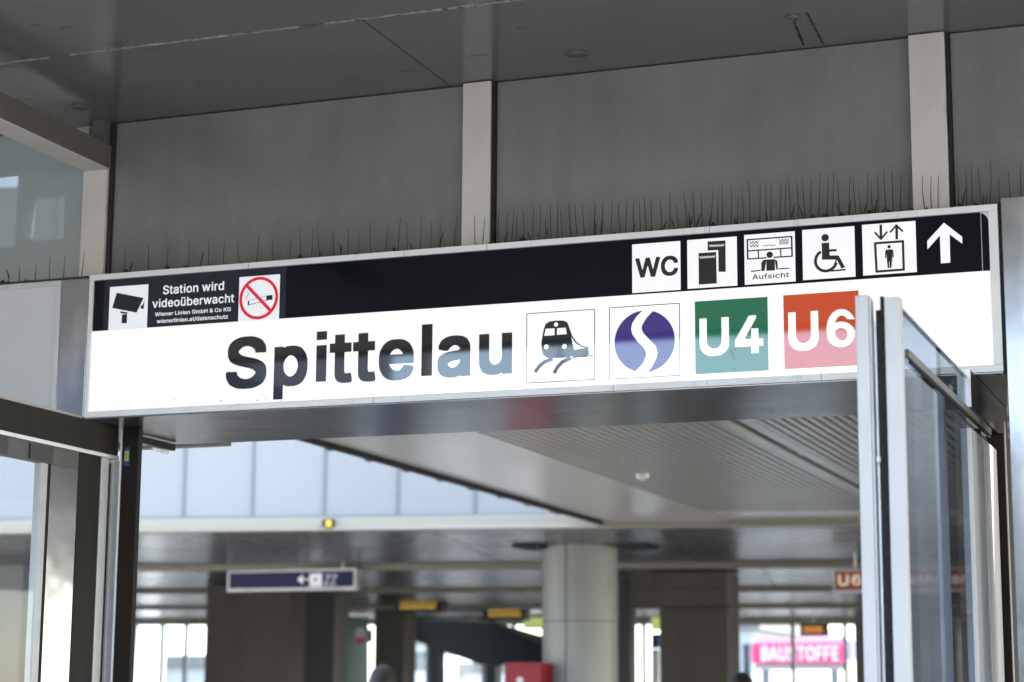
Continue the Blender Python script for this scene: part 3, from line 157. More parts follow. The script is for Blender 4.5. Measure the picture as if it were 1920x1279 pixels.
'medium': {' ':(188,[]),'&':(466,['174 -19 218 -19 254 -13 294 1 326 20 354 -12 446 -12 449 -11 450 -7 450 9 390 82 387 89 397 105 399 113 403 117 404 125 408 133 415 157 420 201 420 233 418 235 338 235 334 189 326 164 322 165 243 261 244 265 267 281 294 305 310 323 319 337 322 347 326 352 328 361 332 365 335 381 335 429 327 457 323 461 320 469 310 483 302 492 290 502 262 516 238 523 222 524 190 525 162 523 122 510 109 501 95 489 88 481 74 457 66 433 64 417 63 389 66 361 70 353 70 345 74 341 76 333 87 313 113 277 73 245 45 213 30 188 23 157 23 113 28 85 42 52 59 29 78 14 110 -4 146 -15', '170 61 157 65 144 73 127 89 115 105 111 117 109 129 111 145 118 161 125 169 158 201 170 208 269 89 267 85 249 73 222 62 194 58', '186 332 168 353 153 377 150 389 149 401 152 413 166 433 182 445 198 448 214 447 220 445 234 434 246 419 250 405 248 393 238 376 224 361']),'.':(206,['85 -16 102 -16 122 -13 138 -2 149 12 153 36 150 68 139 84 122 95 102 99 86 99 70 95 53 84 41 68 38 48 38 32 42 12 54 -3 66 -12']),'/':(267,['4 -88 82 -87 106 4 108 8 118 52 130 88 137 120 140 124 140 132 143 136 150 168 152 172 171 248 174 252 181 284 184 288 184 296 187 300 194 332 196 336 225 448 228 452 228 460 231 464 238 496 247 524 246 544 170 545 166 543 147 464 144 460 144 452 141 448 125 384 123 380 113 336 107 320 103 300 100 296 75 196 69 180 68 172 66 168 59 136 56 132 55 124 53 120 37 56 34 52 34 44 31 40 30 32 2 -68 2 -84']),'A':(498,['6 -12 96 -11 97 -4 101 0 101 8 105 12 106 20 109 24 110 32 113 36 114 44 117 48 118 56 121 60 142 124 145 128 148 130 280 130 328 130 336 126 384 -12 473 -12 475 -8 475 8 472 12 471 20 468 24 466 32 463 36 462 44 455 60 442 100 438 104 437 112 434 116 433 124 430 128 417 168 414 172 413 180 409 184 408 192 405 196 396 224 388 240 375 280 372 284 371 292 368 296 366 304 363 308 350 348 347 352 346 360 343 364 342 372 338 376 337 384 334 388 321 428 318 432 317 440 313 444 312 452 309 456 308 462 286 520 191 520 168 456 166 452 164 444 157 428 144 388 140 384 140 376 136 372 135 364 132 360 119 320 116 316 115 308 112 304 110 296 107 292 95 252 91 248 90 240 87 236 86 228 83 224 70 184 67 180 65 172 62 168 61 160 58 156 41 104 37 100 24 60 21 56 20 48 17 44 15 36 12 32 8 16 4 10 4 -8', '176 211 174 216 190 256 191 264 194 268 195 276 198 280 200 288 203 292 236 400 240 403 253 360 256 356 257 348 260 344 268 312 271 308 272 300 278 288 279 280 283 276 284 268 287 264 288 256 291 252 292 244 296 240 296 233 300 228 304 212 300 211']),'C':(528,['244 -19 300 -18 340 -10 344 -7 352 -6 356 -3 364 -2 368 2 376 4 400 18 432 43 452 69 464 90 472 109 475 113 485 149 485 169 480 172 400 172 396 169 391 149 380 127 356 100 344 89 332 81 312 73 288 67 268 65 232 69 196 85 164 114 148 133 138 149 125 181 116 225 115 269 122 317 133 349 137 353 139 361 144 371 155 385 188 417 208 430 232 440 256 444 288 442 312 436 329 429 341 421 372 393 387 369 396 345 396 337 480 336 485 337 485 357 471 405 452 441 432 465 403 489 376 506 336 520 300 527 244 527 220 525 196 520 160 507 120 481 94 457 64 414 44 369 37 345 30 305 28 245 32 189 44 137 48 133 49 125 52 122 58 105 71 81 85 61 100 44 140 13 156 6 160 2 184 -7 220 -16']),'G':(538,['247 -19 292 -19 316 -16 341 -11 376 2 420 29 447 57 468 92 469 97 473 101 474 109 478 113 478 121 481 125 489 165 490 261 488 267 276 268 271 265 272 188 396 187 402 185 398 161 388 138 375 117 352 93 328 78 292 67 268 65 232 70 211 77 188 91 154 125 138 149 125 181 116 225 115 269 122 317 133 349 137 353 139 361 144 371 155 385 188 417 208 431 232 440 256 444 288 442 312 435 340 420 368 393 385 369 398 337 485 337 486 357 473 401 470 405 468 413 452 439 432 464 404 487 372 507 336 520 300 527 244 528 204 522 172 512 168 509 160 507 156 504 148 502 108 473 77 437 63 413 56 397 53 393 51 385 48 381 47 373 44 369 43 361 40 357 30 305 28 277 28 229 34 177 40 151 52 117 61 101 64 93 76 73 92 52 107 37 128 20 148 8 172 -3 195 -11 220 -16']),'H':(535,['50 -12 136 -11 137 216 140 220 144 220 376 220 380 216 380 -10 384 -12 468 -11 468 520 384 521 380 519 380 304 376 301 140 301 137 304 136 520 49 520 48 -8']),'K':(485,['50 -12 136 -11 137 156 196 219 200 216 360 -11 460 -11 460 10 264 284 265 288 458 496 460 504 458 520 352 520 183 336 136 284 136 520 49 520 48 -8']),'L':(411,['50 -12 368 -12 372 -11 373 -8 372 68 140 69 137 72 136 520 52 521 48 519 48 -8']),'S':(465,['202 -21 246 -21 274 -18 310 -10 346 6 372 23 390 43 409 75 411 83 414 90 419 115 420 159 415 187 412 191 406 209 382 239 358 257 334 270 326 272 322 276 314 277 310 280 290 284 286 288 278 288 234 302 214 305 174 320 157 331 140 347 130 359 127 375 129 387 137 403 146 415 160 427 181 439 194 443 222 447 254 444 277 435 290 427 315 403 322 388 326 366 406 366 412 367 412 399 406 423 396 447 379 471 351 495 326 509 290 522 262 527 218 528 178 525 150 518 122 505 114 503 111 499 102 496 90 487 73 471 64 459 57 447 54 439 51 435 50 427 46 423 41 395 41 351 46 323 57 299 66 287 82 271 122 247 130 245 146 237 154 235 174 227 194 223 210 217 218 217 222 214 230 213 234 210 242 210 282 196 309 179 322 167 330 155 334 139 332 127 328 115 298 83 286 75 270 68 250 63 222 61 182 67 155 79 130 103 122 115 114 149 26 148 28 115 34 86 46 59 62 36 70 28 90 12 118 -3 162 -16']),'W':(704,['144 -12 241 -12 278 128 281 132 282 140 284 144 285 152 297 192 298 200 301 204 301 212 304 216 314 260 317 264 317 272 320 276 321 284 330 312 330 320 333 324 339 356 344 365 353 324 356 320 356 312 359 308 360 300 362 296 363 288 372 260 372 252 375 248 376 240 378 236 379 228 388 200 389 192 391 188 392 180 395 176 444 -12 541 -12 630 316 633 320 633 328 636 332 637 340 646 368 646 376 653 392 656 412 666 440 676 484 682 500 681 520 592 520 492 129 390 520 295 520 212 204 208 185 206 180 205 172 203 168 196 136 192 130 187 148 182 180 179 184 178 192 176 196 160 256 93 520 5 520 4 500 17 460 27 416 30 412 30 404 33 400 40 368 43 364 43 356 46 352 47 344 56 316 56 308 59 304 60 296 84 212 88 192 98 164 98 156 101 152 105 132 111 116 111 108 114 104 115 96 117 92 124 60 127 56 127 48 130 44']),'a':(407,['148 -21 186 -20 210 -15 238 -4 254 5 262 13 265 7 266 -11 342 -12 346 -12 349 -9 349 259 347 291 343 307 340 311 339 319 327 339 326 343 317 355 296 371 278 380 274 383 266 384 262 388 218 396 174 396 146 392 110 382 78 365 58 349 42 327 29 299 30 279 38 279 42 276 74 268 90 262 110 262 114 272 139 299 154 310 178 318 210 318 226 313 237 307 250 295 259 283 262 271 263 255 251 243 234 239 142 228 90 215 53 195 42 186 32 171 30 166 26 159 19 131 19 83 21 71 30 45 44 23 60 7 86 -7 122 -18', '154 59 146 60 130 67 110 85 104 103 105 111 110 124 126 139 138 147 150 151 174 156 222 161 262 170 264 167 264 139 262 123 255 107 247 95 226 75 214 67 202 62 186 58 170 57']),'b':(442,['218 -20 253 -19 277 -16 301 -8 306 -4 313 -1 335 12 352 28 381 72 382 80 386 84 387 92 390 96 391 104 393 108 399 136 402 164 400 228 390 280 387 284 386 292 383 296 381 304 377 308 367 328 352 348 335 364 323 372 289 388 249 396 221 396 189 393 161 385 145 375 129 361 126 368 125 520 42 520 41 -10 45 -12 121 -12 124 -8 125 22 134 12 161 -8 189 -17', '209 60 197 62 177 72 153 95 143 108 134 128 128 152 125 176 126 204 133 248 145 272 153 283 176 304 185 311 209 317 233 317 253 311 265 303 289 280 302 260 310 236 315 212 315 164 310 140 301 116 288 96 276 84 263 72 245 63 233 60']),'c':(414,['194 -20 230 -20 258 -16 262 -13 270 -13 274 -10 282 -9 306 3 330 20 343 32 360 56 375 92 374 113 330 123 326 126 318 126 314 129 294 129 285 104 274 91 255 72 239 64 218 59 194 59 170 66 158 74 134 99 121 120 113 144 109 172 108 196 113 232 122 256 128 268 146 290 168 308 182 315 206 318 226 316 242 311 254 304 274 285 284 272 290 260 291 252 294 250 310 250 370 265 374 268 374 284 363 312 350 334 335 352 326 360 306 373 298 376 294 379 286 381 282 385 242 394 198 396 158 392 130 383 94 363 66 336 44 300 30 264 23 224 22 164 27 124 35 96 38 92 44 76 66 40 94 13 106 4 126 -4 130 -8 138 -9 142 -12 150 -12 154 -15']),'d':(442,['183 -20 222 -19 250 -13 278 2 298 20 301 16 302 -12 383 -12 384 512 382 521 301 520 299 516 298 358 278 376 262 385 238 393 206 396 174 395 134 388 101 372 81 356 66 340 50 316 42 296 38 292 38 284 34 280 34 272 31 268 25 240 22 184 25 136 31 108 34 104 34 96 38 92 38 84 42 80 50 60 63 40 72 28 89 12 101 4 119 -4 122 -7 130 -8 134 -12 162 -18', '190 60 170 66 158 74 136 96 128 108 114 140 109 164 108 188 109 212 114 236 122 260 136 280 150 295 170 311 182 315 194 317 218 317 238 311 248 304 273 280 286 261 294 238 298 216 300 188 299 164 294 140 286 119 279 104 258 82 238 66 226 62 214 60']),'e':(422,['190 -20 234 -20 258 -17 294 -7 298 -4 316 4 339 20 354 36 366 57 377 84 377 100 374 103 314 117 298 117 294 115 293 108 285 96 262 73 250 66 226 59 198 59 175 64 155 76 131 100 118 120 110 152 110 157 378 157 382 159 383 216 378 256 368 292 355 320 338 344 310 368 274 386 238 394 182 395 154 391 115 376 82 354 57 324 38 288 33 268 30 264 23 224 22 164 27 124 35 96 58 51 76 28 106 4 150 -14', '114 233 112 236 113 244 116 248 117 256 133 280 162 307 182 315 194 317 226 316 238 312 242 308 250 305 274 281 283 268 294 240 294 236 290 233']),'f':(272,['70 -12 150 -12 154 -8 154 312 158 315 238 315 240 320 240 388 234 391 154 392 155 432 164 448 182 460 202 461 218 456 238 457 239 464 243 472 244 480 247 484 248 492 251 496 251 504 255 512 254 532 214 541 178 542 138 535 114 524 94 508 78 484 70 456 68 392 66 391 -2 391 -6 388 -6 316 66 315 69 312']),'h':(428,['43 -12 125 -11 126 224 129 255 134 268 141 280 165 303 185 313 209 317 236 312 249 305 273 280 281 260 284 232 285 -12 365 -12 369 -8 369 264 365 292 362 300 362 308 358 312 358 320 354 324 345 344 329 363 318 372 293 386 265 394 221 396 189 393 153 381 128 364 126 372 125 520 45 521 41 519 41 -8']),'i':(197,['52 0 144 0 144 392 52 392', '52 450 144 450 144 523 52 523']),'l':(184,['40 0 132 0 132 545 40 545']),'m':(628,['43 -12 125 -11 126 236 129 263 133 274 143 288 160 304 173 312 185 316 201 318 213 316 225 312 237 304 253 288 260 272 262 256 262 -8 265 -12 346 -12 348 260 353 276 359 284 377 304 393 314 417 318 433 317 445 313 460 304 475 288 479 280 483 268 485 -12 567 -12 569 -8 569 276 565 304 558 328 537 361 519 376 501 384 497 388 489 389 485 393 457 397 413 397 385 392 357 380 354 376 345 372 333 362 317 345 314 352 306 364 289 380 265 392 241 397 197 397 173 392 169 389 161 387 149 381 125 362 124 388 121 391 45 391 41 389 41 -8']),'n':(428,['43 -12 125 -11 126 224 129 255 134 268 141 280 165 303 185 313 209 317 236 312 249 305 273 280 281 260 284 232 285 -12 367 -12 369 -4 369 248 367 280 358 320 354 324 345 344 329 363 317 373 293 386 265 394 237 396 205 395 189 393 165 386 141 374 125 360 124 388 121 391 45 391 41 389 41 -8']),'o':(433,['194 -20 230 -19 274 -12 278 -8 286 -7 290 -4 310 5 331 20 349 40 370 75 385 112 392 152 393 208 388 252 376 288 357 324 334 352 310 371 302 374 298 378 258 392 230 395 186 396 158 392 130 383 94 363 66 336 44 300 30 264 23 224 22 164 27 124 35 96 38 92 44 76 66 40 94 13 106 4 126 -4 130 -8 138 -9 142 -12 150 -12 154 -15', '194 59 170 66 158 74 137 96 126 110 116 132 110 157 108 184 109 208 113 232 122 256 128 268 146 290 168 308 182 315 194 317 218 317 234 314 246 309 266 292 287 268 298 244 304 220 307 196 306 172 298 131 288 108 279 96 246 67 222 59']),'r':(277,['43 -12 125 -11 126 232 129 258 133 269 142 280 161 299 173 307 197 313 217 313 237 310 253 311 255 316 255 372 255 392 253 395 205 397 177 394 153 385 125 365 124 388 121 391 45 391 41 389 41 -8']),'s':(383,['168 -20 204 -20 232 -16 268 -6 284 2 308 19 324 36 336 60 342 84 343 116 339 144 326 172 311 188 300 196 280 207 272 209 268 212 157 240 136 252 123 268 122 276 125 288 144 309 160 317 184 321 204 319 216 316 228 308 247 288 254 276 256 267 260 265 276 265 284 268 292 268 296 271 332 278 336 280 335 300 332 305 331 312 324 328 308 352 301 360 276 378 268 380 264 383 256 385 252 388 224 394 192 396 152 395 116 386 112 383 104 382 100 378 92 376 70 360 55 344 42 320 36 296 36 248 40 232 43 228 44 220 48 216 52 207 68 190 88 177 108 170 112 166 224 138 244 124 252 112 255 104 252 92 228 69 208 60 180 57 152 61 137 68 124 80 112 95 104 118 84 119 80 116 24 104 24 84 31 60 43 36 57 20 80 3 100 -8 128 -16']),'t':(245,['156 -16 202 -15 222 -10 225 -8 224 12 213 64 210 66 194 66 170 62 154 66 146 71 143 76 140 84 138 100 138 312 142 315 210 315 216 316 216 388 210 391 138 392 138 480 134 483 54 482 52 392 50 391 -2 391 -6 389 -6 316 50 315 53 312 53 84 56 56 66 29 78 12 102 -5 130 -13']),'u':(428,['170 -17 205 -16 229 -12 257 -1 277 13 285 21 286 -9 289 -12 365 -12 369 -9 369 383 369 387 365 391 285 390 284 387 284 155 280 123 268 99 245 76 233 69 221 65 197 62 173 67 161 73 137 98 128 119 126 147 125 389 121 391 45 391 41 389 41 131 43 99 48 71 65 35 73 23 91 7 105 -1 109 -1 117 -7 125 -8 129 -11 157 -16']),'v':(407,['153 -12 237 -11 238 -4 242 0 243 8 246 12 248 20 251 24 252 32 256 36 269 76 273 80 274 88 278 92 279 100 282 104 283 112 287 116 288 124 291 128 292 136 295 140 314 192 317 196 319 204 322 208 340 260 361 312 370 340 373 344 375 352 378 356 379 364 383 368 383 388 381 390 297 391 293 389 246 252 238 236 237 228 233 224 232 216 229 212 228 204 225 200 215 168 212 164 211 156 199 124 197 113 193 113 187 136 183 144 182 152 178 156 172 176 169 181 168 188 165 192 164 200 161 204 160 212 156 216 155 224 152 228 151 236 148 240 147 248 143 252 142 260 139 264 138 272 135 276 134 284 130 288 130 296 126 300 125 308 122 312 120 320 117 324 100 376 97 380 96 388 93 391 89 391 9 391 5 389 5 368 9 364 10 356 13 353 27 312 31 308 32 300 35 296 36 288 40 284 41 276 44 272 45 264 49 260 63 220 66 216 67 208 71 204 72 196 75 192 76 184 80 180 81 172 84 168 85 161 89 156 89 151 93 145 93 140 101 124 103 116 106 112 107 104 110 100 112 92 115 88 117 80 120 76 133 36 141 20']),'w':(585,['127 -12 209 -12 235 76 239 96 242 100 243 108 245 112 246 120 249 124 249 132 252 136 253 144 256 148 256 156 259 160 260 168 267 188 283 254 295 212 300 188 310 156 311 148 314 144 314 136 317 132 318 124 321 120 321 112 324 108 332 76 358 -12 440 -12 469 88 472 92 473 100 480 116 497 180 500 184 501 192 508 208 525 272 528 276 529 284 532 288 533 296 536 300 554 364 557 368 557 388 555 390 471 391 468 388 467 380 465 376 464 368 462 364 438 276 436 272 435 264 426 236 425 228 422 224 422 216 415 200 415 192 399 135 395 137 391 149 380 200 377 204 377 212 368 240 367 248 364 252 364 260 361 264 327 390 323 391 243 391 240 388 239 380 237 376 236 368 234 364 210 276 208 272 207 264 198 236 197 228 194 224 194 216 191 212 190 204 188 200 171 128 171 132 166 140 162 160 156 180 155 188 152 192 152 200 149 204 148 212 142 228 135 260 132 264 132 272 129 276 99 388 91 391 15 391 11 389 11 368 14 364 15 356 18 352 25 324 28 320 35 288 42 272 43 264 52 240 60 208 62 204 63 196 66 192 67 184 70 180 87 116 94 100 95 92 98 88']),'z':(398,['32 -12 350 -11 351 64 346 68 153 68 155 72 344 320 345 384 345 388 342 391 42 391 38 391 36 388 36 316 38 311 218 311 226 308 30 56 30 -8']),'ü':(428,['170 -17 205 -16 229 -12 257 -1 277 13 285 21 286 -9 289 -12 365 -12 369 -9 369 383 369 387 365 391 285 390 284 387 284 155 280 123 268 99 245 76 233 69 221 65 197 62 173 67 161 73 137 98 128 119 126 147 125 389 121 391 45 391 41 389 41 131 43 99 48 71 65 35 73 23 91 7 105 -1 109 -1 117 -7 125 -8 129 -11 157 -16', '123 431 141 431 157 434 173 444 182 459 185 487 182 507 173 523 157 532 141 535 125 535 107 531 97 524 93 523 84 507 81 491 81 475 85 456 93 443 106 435', '267 431 285 431 301 434 315 443 325 457 329 475 329 491 326 507 315 523 301 532 285 535 269 535 251 531 241 524 237 523 227 507 224 487 227 459 237 443 250 435'])}}
def text_mesh(body, bold=.012, space=1.0, shear=0, only=None):
    c = bpy.data.curves.new('t', 'CURVE'); c.dimensions = '2D'; c.fill_mode = 'BOTH'
    GL = GLYPHS['heavy' if bold > .015 else 'medium']
    x = 0.; idx = -1
    for ch in body:
        adv, spl = GL[ch]; idx = idx+1
        for t_ in (spl if only is None or only == idx else ()):
            v = [float(k)/1000 for k in t_.split()]; n_ = len(v)//2
            sp = c.splines.new('POLY'); sp.points.add(n_-1); sp.use_cyclic_u = True
            for i, p_ in enumerate(sp.points): p_.co = (v[2*i]+x+shear*v[2*i+1], v[2*i+1], 0, 1)
        x += adv/1000*space
    o = bpy.data.objects.new('t', c); COL.objects.link(o)
    bpy.context.view_layer.update()
    me = bpy.data.meshes.new_from_object(o.evaluated_get(bpy.context.evaluated_depsgraph_get()))
    bpy.data.objects.remove(o); bpy.data.curves.remove(c); return me
def text(name, body, x0, x1, z0, z1, y0, m, parent=None, bold=.012, space=1.0, shear=0, mtx=None, thick=.0012, split=False, **kw):
    """lettering facing -Y whose outline fills the box x0..x1, z0..z1; split makes each letter a piece of its own"""
    bms = []
    for k in ([i for i, ch in enumerate(body) if ch != ' '] if split else [None]):
        me = text_mesh(body, bold, space, shear, k); bm = bmesh.new(); bm.from_mesh(me); bpy.data.meshes.remove(me); bms.append(bm)
    lo = [min(v.co[i] for bm in bms for v in bm.verts) for i in (0, 1)]; hi = [max(v.co[i] for bm in bms for v in bm.verts) for i in (0, 1)]
    for bm in bms:
        for v in bm.verts:
            u = (v.co.x-lo[0])/(hi[0]-lo[0]); q = (v.co.y-lo[1])/(hi[1]-lo[1])
            v.co = Vector((x0+(x1-x0)*u, y0, z0+(z1-z0)*q))
        bmesh.ops.remove_doubles(bm, verts=bm.verts, dist=1e-6)
        g = bmesh.ops.extrude_face_region(bm, geom=list(bm.faces))
        bmesh.ops.translate(bm, verts=[e for e in g['geom'] if isinstance(e, bmesh.types.BMVert)], vec=(0, thick, 0))
        if mtx is not None: bmesh.ops.transform(bm, matrix=mtx, verts=bm.verts)
        o = obj('letter' if split else name, bm, m, parent, **kw)
    return o
def tube(bm, pts, rad, seg=6):
    pts = [Vector(p) for p in pts]; rings = []
    for i, p in enumerate(pts):
        t = (pts[min(i+1, len(pts)-1)]-pts[max(i-1, 0)]).normalized()
        a = t.orthogonal().normalized(); b = t.cross(a); rr = rad[i] if isinstance(rad, (list, tuple)) else rad
        rings.append([bm.verts.new(p+(a*math.cos(2*math.pi*k/seg)+b*math.sin(2*math.pi*k/seg))*rr) for k in range(seg)])
    for r0, r1 in zip(rings, rings[1:]):
        # match nearest vertex to avoid twist
        off = min(range(seg), key=lambda o: (r1[o].co-r0[0].co).length)
        for k in range(seg): bm.faces.new((r0[k], r0[(k+1) % seg], r1[(k+1+off) % seg], r1[(k+off) % seg]))
    bm.faces.new(rings[0][::-1]); bm.faces.new(rings[-1])
def lathe(bm, c, prof, seg=48):
    rings = [[bm.verts.new((c[0]+r*math.cos(2*math.pi*k/seg), c[1]+r*math.sin(2*math.pi*k/seg), z)) for k in range(seg)] for r, z in prof]
    for a, b in zip(rings, rings[1:]):
        for k in range(seg): bm.faces.new((a[k], a[(k+1) % seg], b[(k+1) % seg], b[k]))
    bm.faces.new(rings[0][::-1]); bm.faces.new(rings[-1])
def smooth(o, ang=40):
    for p in o.data.polygons: p.use_smooth = True
    try: o.data.set_sharp_from_angle(angle=R(ang))
    except Exception: pass
    return o
# ------------------------------------------------------------------ materials
WHITE_E = .74/EXP
mat('acrylic_white', (.42, .42, .42), .03, emit=(1, .985, .99), es=WHITE_E, ior=1.6, coat=.6)
mat('tile_white', (.5, .5, .52), .04, emit=(1, .97, .99), es=.66/EXP, ior=1.6, coat=.5)
mat('sticker_white', (.72, .74, .78), .15, emit=(.93, .96, 1), es=.42/EXP, ior=1.5)
mat('print_black', (.004, .004, .007), .03, ior=1.66, coat=.6)
mat('band_black', (.004, .005, .011), .09, ior=1.3)
mat('sticker_navy', (.010, .014, .027), .25)
mat('print_purple', (.02, .01, .10), .035, emit=(.06, .025, .32), es=.40/EXP, ior=1.6, coat=.8)
mat('print_green', (.0, .03, .012), .035, emit=(.0, .19, .085), es=.62/EXP, ior=1.6, coat=.8)
mat('print_red', (.12, .01, .002), .035, emit=(.66, .07, .008), es=.72/EXP, ior=1.6, coat=.8)
mat('print_ring_red', (.55, .01, .03), .2, emit=(.7, .01, .04), es=.5/EXP)
mat('alu', (.74, .74, .76), .36, .75, noise=(6, .82, (1, 1, 1)))
mat('alu_bright', (.93, .93, .935), .4, .0, noise=(5, .88, (1, 1, 1)), streak=((.5, .49, .47), (30, 30, 1.2), .66))
mat('post_alu', (.60, .595, .59), .36, .15, noise=(7, .88, (1, 1, .3)), streak=((.45, .44, .43), (40, 40, 1.5), .66))
mat('alu_mid', (.55, .55, .56), .38, .3, noise=(6, .82, (1, 1, 1)))
mat('pale_concrete', (.20, .21, .20), .5, noise=(1.2, .88, (1, 1, .5)))
mat('plate_steel', (.24, .24, .245), .12, 1, bump=(2.2, .25, (1, 1, .8)))
mat('steel', (.43, .43, .435), .16, 1, noise=(3, .8, (1, 1, .4)), bump=(2.2, .22, (1, 1, .8)), streak=((.58, .58, .58), (5, 5, 1.6), .55))
mat('soffit_steel', (.30, .28, .26), .19, .75, noise=(4, .75, (.5, 2, 2)), bump=(1.5, .12, (.7, 2, 2)))
mat('bronze', (.030, .025, .021), .38, .0, ior=1.25, spec=.25, noise=(5, .7, (1, 1, .3)))
mat('bronze_light', (.50, .43, .37), .35, .4, noise=(5, .8, (1, 1, 1)))
mat('rubber', (.012, .012, .013), .7, bump=(60, .6, (1, 1, 1)))
mat('post_paint', (.66, .63, .59), .45, noise=(9, .88, (1, 1, .5)), streak=((.26, .21, .17), (22, 22, 3.0), .65))
mat('beam_brown', (.17, .155, .135), .42, .2, noise=(5, .8, (1, 1, 1)))
mat('canopy_paint', (.165, .157, .152), .15, ior=1.38, noise=(1.6, .86, (1, 1, 1)), bump=(.9, .05, (1, 1, 1)), streak=((.12, .108, .098), (3, 9, 1), .63))
mat('caulk', (.62, .59, .54), .8, noise=(30, .25, (1, 1, 1)), bump=(80, 1, (1, 1, 1)))
mat('joint_dark', (.02, .02, .02), .7)
mat('screw', (.5, .5, .5), .3, 1)
mat('blank_panel', (.72, .72, .76), .35, noise=(2, .95, (1, 1, 1)))
mat('dirt', (.045, .032, .022), .95, bump=(90, 1, (1, 1, 1)))
mat('spike', (.085, .07, .058), .55, .5, noise=(60, .5, (1, 1, 1)))
mat('hall_panel', (.64, .62, .57), .22, noise=(1.3, .92, (1, 1, 1)), bump=(.8, .04, (1, 1, 1)))
mat('hall_slat', (.62, .60, .555), .3, .3, noise=(2, .9, (1, 1, 1)))
mat('hall_dark_panel', (.13, .13, .135), .26, ior=1.33, noise=(.5, .94, (1, 1, 1)))
mat('void_black', (.01, .01, .01), .9)
mat('beam_cream', (.36, .335, .27), .4, noise=(2, .92, (.3, 1, 1)))
mat('frost_glass', (.305, .31, .30), .25, noise=(.6, .96, (1, 1, 1)))
mat('mullion', (.20, .22, .23), .4, .5)
mat('column_clad', (.36, .375, .345), .38, noise=(1.3, .93, (1, 1, .5)))
mat('pillar_dark', (.11, .095, .08), .6, noise=(2.5, .7, (1, 1, .3)))
mat('pillar_grey', (.12, .115, .11), .5, noise=(2.5, .8, (1, 1, .3)))
mat('floor', (.42, .40, .365), .35, noise=(.7, .85, (1, 1, 1)))
mat('paving', (.145, .132, .115), .8, noise=(1.5, .8, (1, 1, 1)))
mat('wall_grey', (.22, .22, .22), .6, noise=(1, .85, (1, 1, 1)))
mat('sign_blue', (.004, .006, .05), .3, emit=(.004, .008, .07), es=.3/EXP)
mat('sign_brown', (.16, .045, .02), .4, emit=(.30, .085, .04), es=.35/EXP)
mat('sign_text', (.7, .6, .5), .4, emit=(.9, .68, .5), es=.45/EXP)
mat('sign_white', (.7, .7, .7), .4, emit=(.8, .82, .9), es=.5/EXP)
mat('sign_grey', (.4, .42, .5), .4, emit=(.5, .55, .7), es=.3/EXP)
mat('case_black', (.012, .012, .012), .35)
mat('led_amber', (.3, .2, .03), .4, emit=(1, .62, .10), es=.38/EXP)
mat('led_green', (.3, .3, .05), .4, emit=(.85, .95, .3), es=.7/EXP)
mat('led_orange', (.3, .1, .03), .4, emit=(1, .42, .06), es=.75/EXP)
mat('lime_poster', (.5, .6, .12), .5, emit=(.7, .85, .25), es=.5/EXP)
mat('red_box', (.30, .003, .005), .35)
mat('truss_navy', (.012, .028, .045), .35, .2)
mat('teal', (.12, .22, .22), .2)
mat('billboard_pink', (.85, .05, .18), .5)
mat('billboard_white', (.8, .8, .82), .5)
mat('pale_facade', (.55, .58, .62), .7, noise=(.6, .8, (1, 1, 1)))
mat('light_facade', (.72, .74, .76), .7, noise=(.5, .85, (1, 1, 1)))
mat('facade_red', (.16, .045, .035), .7, noise=(.6, .8, (1, 1, 1)))
mat('facade_slate', (.10, .12, .16), .6, noise=(.6, .8, (1, 1, 1)))
mat('window_dark', (.03, .04, .05), .1)
mat('leaf', (.05, .085, .03), .6, noise=(3, .6, (1, 1, 1)))
mat('bark', (.06, .045, .035), .9)
mat('skin', (.42, .24, .17), .5); mat('hair', (.012, .009, .007), .6); mat('cloth_dark', (.03, .03, .038), .8); mat('cloth_blue', (.04, .06, .12), .8)
mat('yellow', (.7, .42, .02), .5, emit=(1, .6, .02), es=.25/EXP)
mat('sticker_yellow', (.55, .55, .05), .5); mat('sticker_blue', (.03, .06, .25), .5)
mat('white_plastic', (.75, .74, .7), .4)
M = MATS
# clear glass: pane you look through, with a real reflection
def glass_mat(name, tint, refl_rough=.02, ior=1.5, frit=None):
    m = bpy.data.materials.new(name); m.use_nodes = True; n = m.node_tree.nodes; l = m.node_tree.links; n.remove(n['Principled BSDF'])
    tr = n.new('ShaderNodeBsdfTransparent'); tr.inputs[0].default_value = (*tint, 1)
    gl = n.new('ShaderNodeBsdfGlossy'); gl.inputs['Roughness'].default_value = refl_rough
    f0 = n.new('ShaderNodeFresnel'); f0.inputs[0].default_value = ior
    ge = n.new('ShaderNodeNewGeometry'); fr = n.new('ShaderNodeMath'); fr.operation = 'MULTIPLY'   # reflect at the front face only
    iv = n.new('ShaderNodeMath'); iv.operation = 'SUBTRACT'; iv.inputs[0].default_value = 1; l.new(ge.outputs['Backfacing'], iv.inputs[1])
    l.new(f0.outputs[0], fr.inputs[0]); l.new(iv.outputs[0], fr.inputs[1])
    mx = n.new('ShaderNodeMixShader'); l.new(fr.outputs[0], mx.inputs[0]); l.new(tr.outputs[0], mx.inputs[1]); l.new(gl.outputs[0], mx.inputs[2])
    res = mx.outputs[0]
    if frit:
        df = n.new('ShaderNodeBsdfDiffuse'); df.inputs[0].default_value = (*frit[0], 1)
        m2 = n.new('ShaderNodeMixShader'); m2.inputs[0].default_value = frit[1]; l.new(res, m2.inputs[1]); l.new(df.outputs[0], m2.inputs[2]); res = m2.outputs[0]
    l.new(res, n['Material Output'].inputs[0]); MATS[name] = m
glass_mat('glass', (.94, .955, .965), ior=1.35)
glass_mat('glass_clear', (.93, .945, .96), ior=1.1)
glass_mat('glass_dark', (.62, .66, .72), ior=1.12)
glass_mat('glass_frit', (.74, .79, .79), .12, 1.5, ((.44, .47, .45), .55))
glass_mat('window_glass', (.9, .93, .94), ior=1.5)
